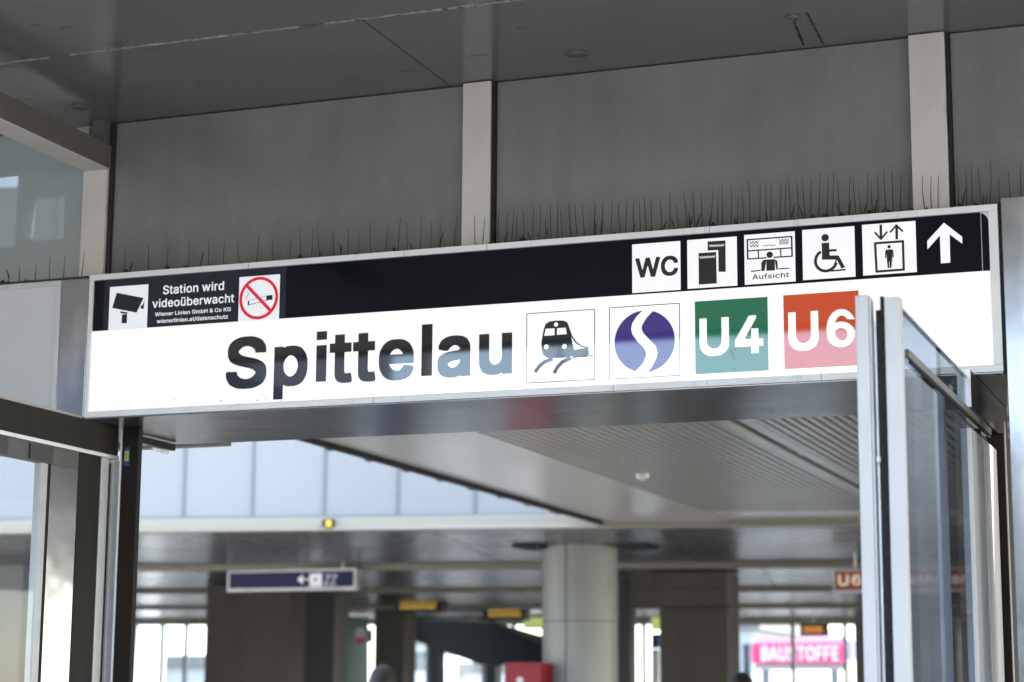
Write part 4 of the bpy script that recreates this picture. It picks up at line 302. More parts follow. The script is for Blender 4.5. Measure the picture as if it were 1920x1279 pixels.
# printed glass panels over the sign: grey back coating with a fine dot screen
def frit_panel(name, col):
    m = mat(name, col, .16, ior=1.45, bump=(1.2, .03, (1, 1, 1)))
    n = m.node_tree.nodes; l = m.node_tree.links; p = n['Principled BSDF']
    tc = n.new('ShaderNodeTexCoord'); sp = n.new('ShaderNodeSeparateXYZ'); l.new(tc.outputs['Object'], sp.inputs[0])
    def wave(a, b, sgn):
        ad = n.new('ShaderNodeMath'); ad.operation = 'ADD' if sgn > 0 else 'SUBTRACT'; l.new(a, ad.inputs[0]); l.new(b, ad.inputs[1])
        mu = n.new('ShaderNodeMath'); mu.operation = 'MULTIPLY'; mu.inputs[1].default_value = 2*math.pi/.0135; l.new(ad.outputs[0], mu.inputs[0])
        si = n.new('ShaderNodeMath'); si.operation = 'SINE'; l.new(mu.outputs[0], si.inputs[0]); return si.outputs[0]
    mm = n.new('ShaderNodeMath'); mm.operation = 'MULTIPLY'; l.new(wave(sp.outputs[0], sp.outputs[2], 1), mm.inputs[0]); l.new(wave(sp.outputs[0], sp.outputs[2], -1), mm.inputs[1])
    mr = n.new('ShaderNodeMapRange'); mr.inputs[1].default_value = -.4; mr.inputs[2].default_value = .4; mr.inputs[3].default_value = .84; mr.inputs[4].default_value = 1.12; l.new(mm.outputs[0], mr.inputs[0])
    t = n.new('ShaderNodeTexNoise'); t.inputs['Scale'].default_value = 1.7; t.inputs['Detail'].default_value = 4; l.new(tc.outputs['Object'], t.inputs[0])
    # grime that washed down from the ledge: brown towards the lower edge of the pane
    zr = n.new('ShaderNodeMapRange'); zr.inputs[1].default_value = -.30; zr.inputs[2].default_value = -.10; zr.inputs[3].default_value = .75; zr.inputs[4].default_value = 0; l.new(sp.outputs[2], zr.inputs[0])
    n2 = n.new('ShaderNodeTexNoise'); n2.inputs['Scale'].default_value = 5; n2.inputs['Detail'].default_value = 8
    mp = n.new('ShaderNodeMapping'); mp.inputs['Scale'].default_value = (4, 1, 1); l.new(tc.outputs['Object'], mp.inputs[0]); l.new(mp.outputs[0], n2.inputs[0])
    mz = n.new('ShaderNodeMath'); mz.operation = 'MULTIPLY'; l.new(zr.outputs[0], mz.inputs[0]); l.new(n2.outputs[0], mz.inputs[1])
    mc = n.new('ShaderNodeMix'); mc.data_type = 'RGBA'; mc.blend_type = 'MULTIPLY'; mc.inputs[0].default_value = 1; mc.inputs[6].default_value = (*col, 1); l.new(mr.outputs[0], mc.inputs[7])
    cl = n.new('ShaderNodeMix'); cl.data_type = 'RGBA'; cl.blend_type = 'MULTIPLY'; cl.inputs[0].default_value = .55; l.new(mc.outputs[2], cl.inputs[6]); l.new(t.outputs[0], cl.inputs[7])
    ms_ = n.new('ShaderNodeMapping'); ms_.inputs['Scale'].default_value = (3.5, 1, .7); l.new(tc.outputs['Object'], ms_.inputs[0])
    ns_ = n.new('ShaderNodeTexNoise'); ns_.inputs['Scale'].default_value = 2.2; ns_.inputs['Detail'].default_value = 6; l.new(ms_.outputs[0], ns_.inputs[0])
    rs_ = n.new('ShaderNodeMapRange'); rs_.inputs[1].default_value = .35; rs_.inputs[2].default_value = .75; rs_.inputs[3].default_value = 1.03; rs_.inputs[4].default_value = .90; l.new(ns_.outputs[0], rs_.inputs[0])
    cs_ = n.new('ShaderNodeMix'); cs_.data_type = 'RGBA'; cs_.blend_type = 'MULTIPLY'; cs_.inputs[0].default_value = 1; l.new(cl.outputs[2], cs_.inputs[6]); l.new(rs_.outputs[0], cs_.inputs[7]); cl = cs_
    dr = n.new('ShaderNodeMix'); dr.data_type = 'RGBA'; l.new(mz.outputs[0], dr.inputs[0]); l.new(cl.outputs[2], dr.inputs[6]); dr.inputs[7].default_value = (.05, .04, .03, 1)
    l.new(dr.outputs[2], p.inputs['Base Color'])
frit_panel('frit', (.30, .30, .308))

# ================================================================== SETTING
ZC = 3.87                  # underside of the canopy
box('ground', (-400, -400, -.3), (400, -5.2, -.02), M['paving'], kind='structure')
box('far_ground', (-400, 34, -.3), (400, 600, -.02), M['paving'], kind='structure')
box('hall_floor', (-40, -5.2, -.3), (30, 34, 0), M['floor'], kind='structure')
# canopy over the entrance: panels with open joints
can = bpy.data.objects.new('canopy_ceiling', None); link(can, kind='structure'); can.location = (0, 0, ZC)
xs = [-14, -10.5, -6.9, -2.765, .85, 4.5, 8]; ysj = [.16, -.70, -2.4, -4.1, -5.14]
for i in range(len(xs)-1):
    for j in range(len(ysj)-1):
        gy = .004; of = 0 if j == 0 else -1.3
        box('panel', (xs[i]+.0025+of, ysj[j+1]+gy, ZC), (xs[i+1]-.0025+of, ysj[j]-gy, ZC+.03), M['canopy_paint'], can, bev=.0015)
box('backing', (-14, -5.13, ZC+.035), (8, .16, ZC+.3), M['void_black'], can)
box('fascia', (-14, -5.2, ZC-.02), (8, -5.142, ZC+.32), M['alu'], can)
# dirty pale caulk squeezed out along the lengthwise joint
bm = bmesh.new(); x = -9.
while x < 5:
    ln = random.uniform(.02, .16)
    if random.random() < (.95 if x < -2.3 else .45):
        wd = random.uniform(.003, .0065)*(1.6 if random.random() < .1 else 1)
        yy = -.70+random.uniform(-.0015, .0015)
        add_box(bm, (x, yy-wd, ZC-.0025), (x+ln, yy+wd, ZC+.012))
    x += ln*random.uniform(.8, 1.05)
o = obj('joint_caulk', bm, M['caulk'], can); o['kind'] = 'stuff'
# scuffs and blisters in the paint
bm = bmesh.new()
for _ in range(60):
    x, y = random.uniform(-4.6, -.4), random.uniform(-1.3, .05); l_, r_ = random.uniform(.004, .035), random.uniform(.0012, .004)
    add_box(bm, (x-l_, y-r_, ZC-.0011), (x+l_, y+r_, ZC+.001))
o = obj('scuff', bm, mat('scuff', (.11, .10, .095), .6), can); o['kind'] = 'stuff'
# small fittings in the canopy
def disc_fitting(px, py, r, kind):
    p = on(px, py, 2, ZC)
    t = thing('ceiling_fitting', kind, 'ceiling fitting', (p.x, p.y, ZC))
    bm = bmesh.new(); lathe(bm, p, [(r, ZC-.001), (r, ZC-.006), (r*.8, ZC-.010), (r*.78, ZC-.004), (r*.2, ZC-.004)], 28)
    smooth(obj('trim_ring', bm, M['beam_brown'], t))
    bm = bmesh.new(); lathe(bm, p, [(r*.7, ZC-.003), (r*.55, ZC-.007), (r*.2, ZC-.009)], 24); smooth(obj('cover', bm, M['pillar_grey'], t))
disc_fitting(1080, 101, .042, 'small round recessed fitting in the grey canopy ceiling right of the middle post')
disc_fitting(150, 200, .036, 'small round fitting in the canopy ceiling by the corner beam on the left')
disc_fitting(1487, 31, .022, 'tiny round plug in the canopy ceiling above the wheelchair pictogram, beside stains')
# rusty run marks near the plug
for (a, b) in (((1488, 38), (1508, 88)), ((1512, 22), (1545, 85))):
    A, B = on(*a, 2, ZC), on(*b, 2, ZC); bm = bmesh.new(); n_ = 14
    for k in range(n_):
        q = A.lerp(B, (k+random.random()*.6)/n_); r_ = random.uniform(.003, .007)
        add_box(bm, (q.x-r_*.7, q.y-r_*2.2, ZC-.0015), (q.x+r_*.7, q.y+r_*2.2, ZC+.001))
    o = obj('stain', bm, M['dirt'], can); o['kind'] = 'stuff'

# ================================================================== WALL OVER THE SIGN
YG, YP = .09, .06          # glass face, post face
zt, zb = ZC-.004, 3.236
wall = thing('glazed_upper_wall', 'wall of grey dot printed glass panels and pale posts above the long station sign', 'wall', (-2.4, YG, zb))
posts = [(on(865, 460, 1, YP).x, on(917, 460, 1, YP).x), (on(1712, 385, 1, YP).x, on(1780, 382, 1, YP).x)]
xa, xb = on(157, 312, 1, YP).x, on(201, 312, 1, YP).x
def pane(x0, x1, z0=zb, z1=zt, m='frit'):
    box('glass_panel', (x0, YG, z0), (x1, YG+.012, z1), M[m], wall, bev=.001)
xl = on(205, 500, 1, YP).x
pane(xb+.019, posts[0][0]-.003); pane(posts[0][1]+.016, posts[1][0]-.003); pane(posts[1][1]+.016, 1.2)
box('glass_panel', (1.22, YG, zb), (4.2, YG+.012, zt), M['frit'], wall)
for a, b in posts:
    box('post', (a, YP, zb-.02), (b, YP+.05, zt), M['post_paint'], wall, bev=.002)
    box('gasket', (b+.001, YP+.012, zb), (b+.014, YP+.05, zt-.001), M['rubber'], wall)
    box('gasket', (a-.003, YP+.022, zb), (a-.0005, YP+.05, zt-.001), M['rubber'], wall)
# corner post and the beam that comes towards the viewer
xa, xb = on(157, 312, 1, YP).x, on(201, 312, 1, YP).x
box('post', (xa, YP, zb-.02), (xb, YP+.06, 3.676), M['post_paint'], wall, bev=.002)
box('gasket', (xb+.001, YP+.015, zb), (xb+.018, YP+.05, zt-.001), M['joint_dark'], wall)
box('wall_backing', (xb+.002, YG+.02, 2.75), (4.2, YG+.14, 4.2), M['void_black'], wall)
box('post_head', (xa, YP+.031, 3.778), (xb+.001, YP+.06, ZC-.001), M['pillar_grey'], wall)
cb = thing('corner_beam', 'brown painted steel beam running from the corner post towards the viewer, under the canopy', 'beam', ((xa+xb)/2, YP, 3.72))
box('web', (xa+.004, -2.6, 3.682), (xb+.006, YP+.06, 3.775), M['beam_brown'], cb, bev=.002)
box('bottom_plate', (xa, -2.6, 3.676), (xb+.001, YP+.05, 3.6815), M['post_paint'], cb, bev=.001)
bm = bmesh.new(); add_box(bm, (xb-.055, YP-.03, 3.776), (xb-.004, YP+.04, ZC-.001)); obj('bracket', bm, M['pillar_grey'], cb)
# pane left of the corner: frit glass you can half look through to the light well
lp = thing('corner_glass_panel', 'greenish translucent glass panel with pale window shapes behind it, left of the corner post', 'window', (-4.8, YG, zb))
box('pane', (-7.2, YG, zb), (xa-.004, YG+.012, ZC-.004), M['glass_frit'], lp)
box('gasket', (xa-.0035, YG-.005, zb), (xa-.0005, YG+.015, 3.67), M['rubber'], lp)

# ================================================================== STATION SIGN
YF = .012                  # acrylic face; frame stands 12 mm proud
X0, X1, Z0, Z1 = -4.215, -.800, 2.690, 3.243
fb = .020
sign = thing('station_sign', 'long backlit white and black station sign reading Spittelau over the entrance', 'sign', ((X0+X1)/2, 0, Z0))
box('frame_bar', (X0, 0, Z1-.022), (X1, .045, Z1), M['alu_bright'], sign, bev=.003)
box('frame_bar', (X0, 0, Z0), (X1, .045, Z0+.022), M['alu_bright'], sign, bev=.003)
box('frame_bar', (X0, .0005, Z0+.022), (X0+.016, .045, Z1-.022), M['alu_bright'], sign, bev=.002)
box('frame_bar', (X1-.030, .0005, Z0+.022), (X1, .045, Z1-.022), M['alu_bright'], sign, bev=.003)
box('case', (X0+.001, .046, Z0+.004), (X1-.001, .75, Z1-.012), M['alu'], sign)
zB = 3.0245
box('face_panel', (X0+.016, YF, Z0+.022), (X1-.030, .046, zB), M['acrylic_white'], sign)
# black band with a rounded upper right corner
xr, rr = X1-.031, .035; zt2 = Z1-.0225
band = [(X0+.0165, zB), (xr, zB), (xr, zt2-rr)]+[(xr-rr+rr*math.cos(R(a)), zt2-rr+rr*math.sin(R(a))) for a in range(10, 90, 12)]+[(xr-rr, zt2), (X0+.0165, zt2)]
poly('black_band', band, YF-.0008, .046, M['band_black'], sign)
box('face_panel', (xr-rr, YF+.001, zt2-rr), (xr, .046, zt2), M['alu'], sign)
xj = S(1839, 430)[0]; box('panel_seam', (xj-.0008, YF-.0012, zB), (xj+.0008, YF, zt2), M['alu'], sign)
xj = S(186, 570)[0]; box('panel_seam', (xj-.0006, YF-.0012, zB), (xj+.0006, YF, zt2), M['sticker_navy'], sign)
def quad(*px):             # mean rectangle of four photographed corners TL TR BR BL
    p = [S(*q) for q in px]
    return ((p[0][0]+p[3][0])/2, (p[1][0]+p[2][0])/2, (p[2][1]+p[3][1])/2, (p[0][1]+p[1][1])/2)
def tile(name, q, y, m, parent=None, **kw):
    x0, x1, z0, z1 = q; return box(name, (x0, y-.0008, z0), (x1, y, z1), m, parent or sign, **kw)
def Z(o, s): return lambda x, y: S(o[0]+x/s, o[1]+y/s)
def run(f, pts): return [f(*p) for p in pts]
YT, YS, YL = YF-.0009, YF-.0018, YF-.0027    # tile, symbol, overlay layers
BK = M['print_black']
# --- left sticker
z3 = Z((150, 480), 3.491)
q = quad((194, 523.5), (535, 511), (532, 600), (190, 619)); tile('notice_sticker', (q[0], q[1], zB+.0025, zt2-.001), YT, M['sticker_navy'], label='dark video surveillance notice at the left end of the band')
t = tile('camera_tile', quad((204.4, 538), (276, 531.6), (272.6, 614), (200, 618)), YS, M['sticker_white'])
bdy = [z3(*p) for p in ((232, 238), (408, 272), (362, 368), (203, 338))]
polys('camera_symbol', [bdy, run(z3, ((414, 288), (408, 345), (388, 340), (392, 322), (402, 318))), run(z3, ((258, 360), (302, 366), (300, 377), (256, 372))), run(z3, ((268, 380), (300, 378), (298, 437), (264, 438)))], YL-.0008, YL+.0002, M['sticker_navy'], t)
def ftext(body, bl, tr, y, m, par, bold=.02, space=1., fn=S, name='lettering', **kw):
    a, b = fn(*bl), fn(*tr); return text(name, body, a[0], b[0], a[1], b[1], y, m, par, bold, space, **kw)
for body, bl, tr, bo in (('Station wird', (303, 551.5), (418, 526), .012), ('videoüberwacht', (283, 577), (437, 549), .012), ('Wiener Linien GmbH & Co KG', (288, 592.5), (430.5, 575), .008), ('wienerlinien.at/datenschutz', (291.5, 606.5), (425, 588.5), .008)):
    ftext(body, bl, tr, YL, M['sticker_white'], sign, bo)
t = tile('no_smoking_tile', quad((448, 518), (524, 514), (519.6, 598), (443, 602.6)), YS, M['sticker_white'])
c = z3(1163, 273); ro_ = (z3(1163, 134)[1]-z3(1163, 412)[1])/2
polys('cigarette', [run(z3, ((1090, 292), (1098, 290), (1101, 318), (1091, 320))), run(z3, ((1212, 257), (1252, 252), (1252, 283), (1212, 288)))]+stroke(run(z3, ((1094, 319), (1212, 288))), .0022)+stroke(run(z3, ((1094, 291), (1212, 258))), .0012)+stroke(run(z3, ((1085, 282), (1082, 262), (1095, 250), (1090, 235))), .0014), YL-.0004, YL+.0004, M['sticker_navy'], t)
a_, b_ = Vector(c)+Vector((-.707, .707))*ro_*.9, Vector(c)+Vector((.707, -.707))*ro_*.9
polys('prohibition_ring', ring(c, ro_*.86, ro_)+stroke([a_, b_], ro_*.15), YL-.0014, YL-.0006, M['print_ring_red'], t)
# --- upper right pictograms
z5 = Z((1160, 380), 3.7625); z6 = Z((1450, 360), 3.198); zA = Z((1370, 420), 10.66); z4 = Z((700, 400), 3.1967); z7 = Z((960, 530), 2.8235)
TW = M['tile_white']
t = tile('wc_tile', quad((1183.4, 457.6), (1273.8, 450.4), (1274.8, 542), (1184, 548.8)), YT, TW)
ftext('WC', (112, 530), (412, 366), YS, BK, t, .026, .97, z5, split=True)
t = tile('ticket_machine_tile', quad((1286.5, 449.6), (1380, 441.7), (1381, 534), (1288, 541)), YT, TW)
polys('machine_symbol', [run(z5, ((622, 270), (748, 262), (750, 484), (700, 484), (697, 330), (622, 334))), run(z5, ((558, 352), (682, 344), (687, 566), (560, 575)))], YS-.0004, YS+.0004, BK, t)
def squig(f, x0, x1, y, a, n_, s): return stroke([f(x0+(x1-x0)*i/n_, y+(a if i % 2 else -a)+s*i/n_) for i in range(n_+1)], .0022)
for w_ in ((634, 738, 302), (566, 674, 383)): polys('machine_lettering', squig(z5, *w_, 7, 12, -6), YL-.0006, YL+.0002, M['sticker_white'], t)
t = tile('staff_tile', quad((1394, 440), (1488.5, 432), (1491, 526), (1395, 533.6)), YT, TW)
def L_(pts, w_): return stroke(run(zA, pts), w_)
ln = L_(((318, 305), (1205, 238)), .0048)+L_(((1205, 238), (1215, 632)), .0056)+L_(((318, 305), (328, 690)), .0056)+L_(((328, 690), (700, 664)), .0045)+L_(((850, 655), (1215, 632)), .0045)+L_(((325, 528), (1205, 466)), .0045)+L_(((538, 520), (543, 675)), .0042)+L_(((985, 484), (990, 645)), .0042)
ln += squig(zA, 372, 545, 362, 26, 6, -10)+squig(zA, 372, 545, 428, 26, 6, -10)+squig(zA, 955, 1145, 318, 26, 6, -10)+squig(zA, 955, 1145, 375, 26, 6, -10)+L_(((620, 430), (700, 424), (760, 405), (800, 420), (880, 412)), .002)
ln += [circ(zA(768, 605), (zA(768, 540)[1]-zA(768, 668)[1])/2, 24)]
ln += [run(zA, ((600, 928), (600, 765), (640, 708), (700, 700), (690, 780), (662, 930))), run(zA, ((700, 700), (870, 692), (872, 918), (702, 928))), run(zA, ((870, 692), (920, 730), (932, 900), (902, 905), (880, 780)))]
ln += L_(((398, 937), (575, 917)), .0038)+L_(((960, 886), (1148, 874)), .0038)
polys('clerk_symbol', ln, YS-.0004, YS+.0004, BK, t)
ftext('Aufsicht', (418, 1102), (1148, 945), YS, BK, t, .006, 1., zA)
t = tile('wheelchair_tile', quad((1502.5, 430.4), (1600.7, 422.5), (1603, 517), (1504.7, 524.8)), YT, TW)
def rad(f, x, y, r): return (f(x, y-r)[1]-f(x, y+r)[1])/2
wc = z6(312, 408); rw = rad(z6, 312, 408, 66)
w_ = ring(wc, rw-.007, rw+.003, 30, 118, 345)
w_ += [circ(z6(307, 271), rad(z6, 307, 271, 22), 24), run(z6, ((286, 303), (331, 300), (335, 402), (289, 403))), run(z6, ((325, 341), (376, 339), (377, 352), (325, 356))), run(z6, ((325, 378), (386, 377), (378, 402), (325, 403))), run(z6, ((366, 380), (388, 377), (427, 448), (404, 456)))]
w_ += stroke(run(z6, ((374, 404), (362, 438), (347, 466))), .0045)+stroke(run(z6, ((345, 470), (427, 463))), .0055)
polys('wheelchair_symbol', w_, YS-.0004, YS+.0004, BK, t)
t = tile('lift_tile', quad((1614.5, 421), (1714.5, 412.5), (1719, 508.5), (1618, 516)), YT, TW)
w_ = stroke(run(z6, ((641, 196), (642, 268))), .0088)+stroke(run(z6, ((606, 240), (642, 279), (678, 236))), .0062)+stroke(run(z6, ((736, 200), (737, 276))), .0088)+stroke(run(z6, ((699, 236), (735, 196), (771, 231))), .0062)
w_ += stroke(run(z6, ((607, 304), (774, 292))), .0078)+stroke(run(z6, ((774, 292), (779, 462))), .0078)+stroke(run(z6, ((607, 304), (616, 474))), .0078)+stroke(run(z6, ((616, 474), (779, 462))), .0078)
w_ += [circ(z6(691, 325), rad(z6, 691, 325, 10), 18), run(z6, ((668, 350), (674, 342), (709, 340), (716, 347), (719, 388), (711, 390), (708, 360), (710, 400), (705, 452), (695, 452), (693, 402), (690, 402), (692, 453), (683, 453), (677, 400), (676, 362), (674, 392), (666, 392)))]
polys('lift_symbol', w_, YS-.0004, YS+.0004, BK, t)
poly('arrow_symbol', run(z6, ((1020, 180), (1130, 266), (1130, 306), (1054, 250), (1058, 420), (1002, 424), (996, 256), (921, 340), (920, 290))), YS-.0004, YF-.0009, TW, sign)
# --- station name
a, b = S(421, 0), None
x0, x1 = S(421, 690)[0], S(958, 660)[0]
zlo, zhi = S(515, 748.5)[1], (S(463, 627.6)[1]+S(790, 609)[1])/2
text('station_name', 'Spittelau', x0, x1, zlo, zhi, YF-.0008, BK, sign, .026, 1.0, split=True)
# --- line logos
def frame_tile(name, q, th):
    x0, x1, z0, z1 = q; t_ = tile(name, q, YF, M['acrylic_white'])
    polys('outline', stroke([(x0, z0), (x1, z0)], th)+stroke([(x1, z0), (x1, z1)], th)+stroke([(x1, z1), (x0, z1)], th)+stroke([(x0, z1), (x0, z0)], th), YT-.0005, YT+.0002, BK, t_); return t_
t = frame_tile('train_tile', quad((985.5, 586.7), (1113, 579.6), (1113, 711.3), (985.5, 717)), .0024)
tr_ = [run(z4, ((1003, 812), (1001, 775), (1015, 695), (1027, 660), (1050, 646), (1090, 640), (1135, 640), (1158, 652), (1172, 690), (1184, 760), (1196, 812), (1192, 852), (1150, 862), (1040, 866), (1012, 845))),
       run(z4, ((1192, 818), (1282, 800), (1286, 842), (1272, 858), (1190, 863)))]
tr_ += stroke(run(z4, ((1168, 692), (1184, 735), (1208, 770), (1240, 793), (1282, 803))), .0045)
tr_ += stroke(run(z4, ((1062, 872), (1020, 888), (990, 912), (966, 944))), .0125)+stroke(run(z4, ((1170, 868), (1128, 888), (1100, 915), (1080, 950))), .0125)+stroke(run(z4, ((1165, 868), (1220, 858), (1312, 849))), .003)
polys('train_symbol', tr_, YS-.0004, YS+.0006, BK, t)
for w_ in (((1028, 690), (1081, 687), (1081, 728), (1019, 732)), ((1097, 686), (1148, 683), (1155, 721), (1095, 726))): poly('train_window', run(z4, w_), YL-.0006, YL+.0004, M['acrylic_white'], t)
for x, y, r_ in ((1090, 664, 13), (1032, 798, 15), (1140, 796, 15)): poly('train_lamp', circ(z4(x, y), rad(z4, x, y, r_), 20), YL-.0006, YL+.0004, M['acrylic_white'], t)
t = frame_tile('commuter_rail_tile', quad((1140.6, 576.7), (1271.7, 567.2), (1273.8, 702.5), (1141.7, 710.6)), .0024)
cc = z7(697, 308); rc = (z7(697, 146)[1]-z7(697, 474)[1])/2
polys('disc', [circ(cc, rc, 64)], YS-.0004, YS+.0006, M['print_purple'], t)
le = [(1618, 560), (1610, 578), (1572, 618), (1548, 655), (1540, 690), (1548, 724), (1580, 768), (1614, 800), (1630, 828), (1630, 852), (1612, 896), (1575, 935), (1540, 968)]
re = [(1625, 970), (1640, 948), (1668, 915), (1692, 868), (1700, 832), (1688, 792), (1645, 748), (1614, 716), (1602, 690), (1606, 668), (1634, 622), (1672, 582), (1690, 560)]
st = [[z4(*le[i]), z4(*le[i+1]), z4(*re[-2-i]), z4(*re[-1-i])] for i in range(len(le)-1)]
polys('s_stripe', st, YL-.0006, YL+.0004, M['acrylic_white'], t)
t = tile('green_line_tile', quad((1301, 564.7), (1437, 555.5), (1440.3, 693), (1302.8, 701.4)), YT, M['print_green'])
q = quad((1301, 564.7), (1437, 555.5), (1440.3, 693), (1302.8, 701.4)); W_, H_ = q[1]-q[0], q[3]-q[2]
text('lettering', 'U4', q[0]+.06*W_, q[0]+.935*W_, q[3]-.765*H_, q[3]-.24*H_, YS, M['acrylic_white'], t, .034, split=True)
q = quad((1467, 553), (1608.8, 543.5), (1611.7, 684.4), (1470, 691)); W_, H_ = q[1]-q[0], q[3]-q[2]
t = tile('red_line_tile', q, YT, M['print_red'])
text('lettering', 'U6', q[0]+.06*W_, q[0]+.94*W_, q[3]-.765*H_, q[3]-.235*H_, YS, M['acrylic_white'], t, .034, split=True)
for k, xx in enumerate((S(466, 480)[0], S(913, 460)[0], S(1330, 420)[0])):
    box('frame_joint', (xx-.0009, -.0004, Z1-.0215), (xx+.0009, .001, Z1-.0005), M['wall_grey'], sign)
for k, xx in enumerate((S(700, 760)[0], S(1150, 735)[0], S(1540, 715)[0])):
    box('frame_joint', (xx-.0009, -.0004, Z0+.0005), (xx+.0009, .001, Z0+.0215), M['wall_grey'], sign)
# specks, dead insects and a smear caught on the face
bm = bmesh.new()
for _ in range(46):
    x, z, r_ = random.uniform(X0+.05, X1-.06), Z0+.024+abs(random.gauss(0, .05)), random.uniform(.0007, .0022)
    if z < Z1-.03: add_box(bm, (x-r_, YF-.0034, z-r_*.7), (x+r_*random.uniform(.6, 1.6), YF-.0030, z+r_*.7))
sx, sz = S(1375, 661)
for _ in range(18):
    x, z, r_ = sx+random.gauss(0, .007), sz+random.gauss(0, .010), random.uniform(.0005, .0013)
    add_box(bm, (x-r_, YF-.0034, z-r_), (x+r_, YF-.0030, z+r_))
o = obj('specks', bm, M['dirt'], sign); o['kind'] = 'stuff'
# slight grey lip between face and lower frame
box('face_lip', (X0+.016, YF-.001, Z0+.022), (X1-.03, YF+.002, Z0+.0245), M['alu'], sign)

# ================================================================== HEADER UNDER THE SIGN
hd = thing('entrance_header', 'dark polished metal soffit and header box under the station sign', 'door header', (-2.5, .4, 2.69))
box('soffit_plate', (X0+.002, .003, Z0-.006), (X1-.002, .77, Z0-.001), M['soffit_steel'], hd, bev=.001)
box('soffit_plate', (X0-.2, .02, Z0-.0035), (X0, .77, Z0-.001), M['soffit_steel'], hd)
box('door_header_wall', (X0+.01, .772, Z0+.001), (4, .80, 4.6), M['void_black'], hd)
p1 = on(272, 820, 2, Z0-.01); p2 = on(325, 833, 2, Z0-.01)
box('end_bracket', (p1.x-.02, p1.y-.05, 2.655), (p2.x, p2.y+.02, 2.682), M['bronze'], hd, bev=.002)
box('track_end', (p1.x-.02, p1.y+.10, 2.640), (p2.x-.03, p2.y+.0, 2.654), M['alu'], hd, bev=.002)

# ================================================================== PILLARS IN THE SIGN'S PLANE
xq = on(105, 650, 1, 0).x
t = thing('corner_pillar', 'stained steel pillar cladding between the blank panel and the left end of the sign', 'pillar', (-4.29, 0, 2.69))
box('cladding', (xq+.012, .002, 2.69), (X0-.003, .11, 3.232), M['steel'], t, bev=.0015)
box('cladding_seam', (X0-.0025, .004, 2.69), (X0-.0005, .05, 3.232), M['joint_dark'], t)
t = thing('blank_panel', 'blank pale grey lightbox panel in an aluminium frame left of the sign', 'panel', (-5.3, 0, 2.72))
xe = xq+.010
box('frame_bar', (-6.6, 0, 3.212), (xe, .04, 3.232), M['alu'], t, bev=.002)
box('frame_bar', (-6.6, 0, 2.692), (xe, .04, 2.706), M['alu'], t, bev=.002)
box('frame_bar', (xe-.02, .0005, 2.706), (xe, .04, 3.212), M['alu'], t, bev=.002)
box('face_panel', (-6.6, .010, 2.706), (xe-.02, .04, 3.212), M['blank_panel'], t)
box('case', (-6.6, .042, 2.70), (xq+.1, .75, 3.222), M['wall_grey'], t)
xr0 = on(1876, 400, 1, -.004).x
t = thing('steel_pillar', 'tall bright steel clad pillar right of the sign, with blotchy reflections', 'pillar', (xr0+.3, 0, 0))
box('cladding', (xr0+.002, -.004, 0), (xr0+.9, .35, 3.26), M['steel'], t, bev=.002)
box('cladding', (xr0+.002+.902, -.004, 0), (xr0+2.4, .35, 3.26), M['steel'], t, bev=.002)
box('pillar_seam', (xr0-.007, .01, 2.69), (xr0+.0015, .06, 3.25), M['joint_dark'], t)

# ================================================================== RIGHT GLASS SCREEN
def post(par, x0, x1, y0, y1, z0, z1, m='post_alu', bev=.003, name='profile'): return box(name, (x0, y0, z0), (x1, y1, z1), M[m], par, bev=bev)
XR = -.9
rs = thing('glass_screen', 'glass wind screen with bronze rail, right of the dark brush gap under the sign', 'glass screen', (XR, -.7, 0), 'glass screens beside the entrance')
ys0 = -1.4
xB0, xB1 = on(1662, 900, 1, ys0).x+.006, on(1691, 900, 1, ys0).x+.006
post(rs, xB0, xB1, ys0, ys0+.05, 0, 2.668)
xg = xB1-.012
box('glass_pane', (xg-.010, ys0+.05, .05), (xg, on(1816, 900, 0, xg).y, 2.655), M['glass_dark'], rs)
y_c0, y_c1 = on(1822, 900, 0, xg).y, on(1843, 900, 0, xg).y
box('top_edge', (xg-.012, ys0+.05, 2.655), (xg+.002, -.1, 2.660), M['alu'], rs)
# bronze rail across the screen below its top edge
yr0 = on(1703, 662, 0, xg+.01).y
box('rail', (xg+.001, yr0, 2.53), (xg+.012, y_c1+.16, 2.552), M['beam_brown'], rs, bev=.002)
box('rail_seal', (xg+.002, yr0+.05, 2.522), (xg+.009, y_c1+.16, 2.5285), M['rubber'], rs)
post(rs, xg-.03, xg+.004, y_c0, y_c1-.02, 0, 2.50)
post(rs, xg-.026, xg-.002, y_c1-.018, y_c1+.02, 0, 2.53, 'rubber', .001, 'brush_seal')
y_d = on(1868, 900, 0, xg).y
post(rs, xg-.03, xg+.006, y_c1+.022, y_d-.01, 0, 2.50)
# dark header return and jamb behind
box('header_return', (xg-.03, y_c0-.02, 2.562), (xg+.01, .80, 2.683), M['bronze'], rs, bev=.002)
box('header_edge', (xg-.031, y_c0-.032, 2.562), (xg+.011, y_c0-.022, 2.683), M['alu'], rs)
y_e = on(1892, 900, 0, xg).y
post(rs, xg-.03, xg+.03, y_d, min(y_e, .95), 0, 2.56, 'bronze', .003, 'jamb')
box('jamb_edge', (xg+.031, y_d+.002, 0), (xg+.034, y_d+.03, 2.6), M['bronze_light'], rs)
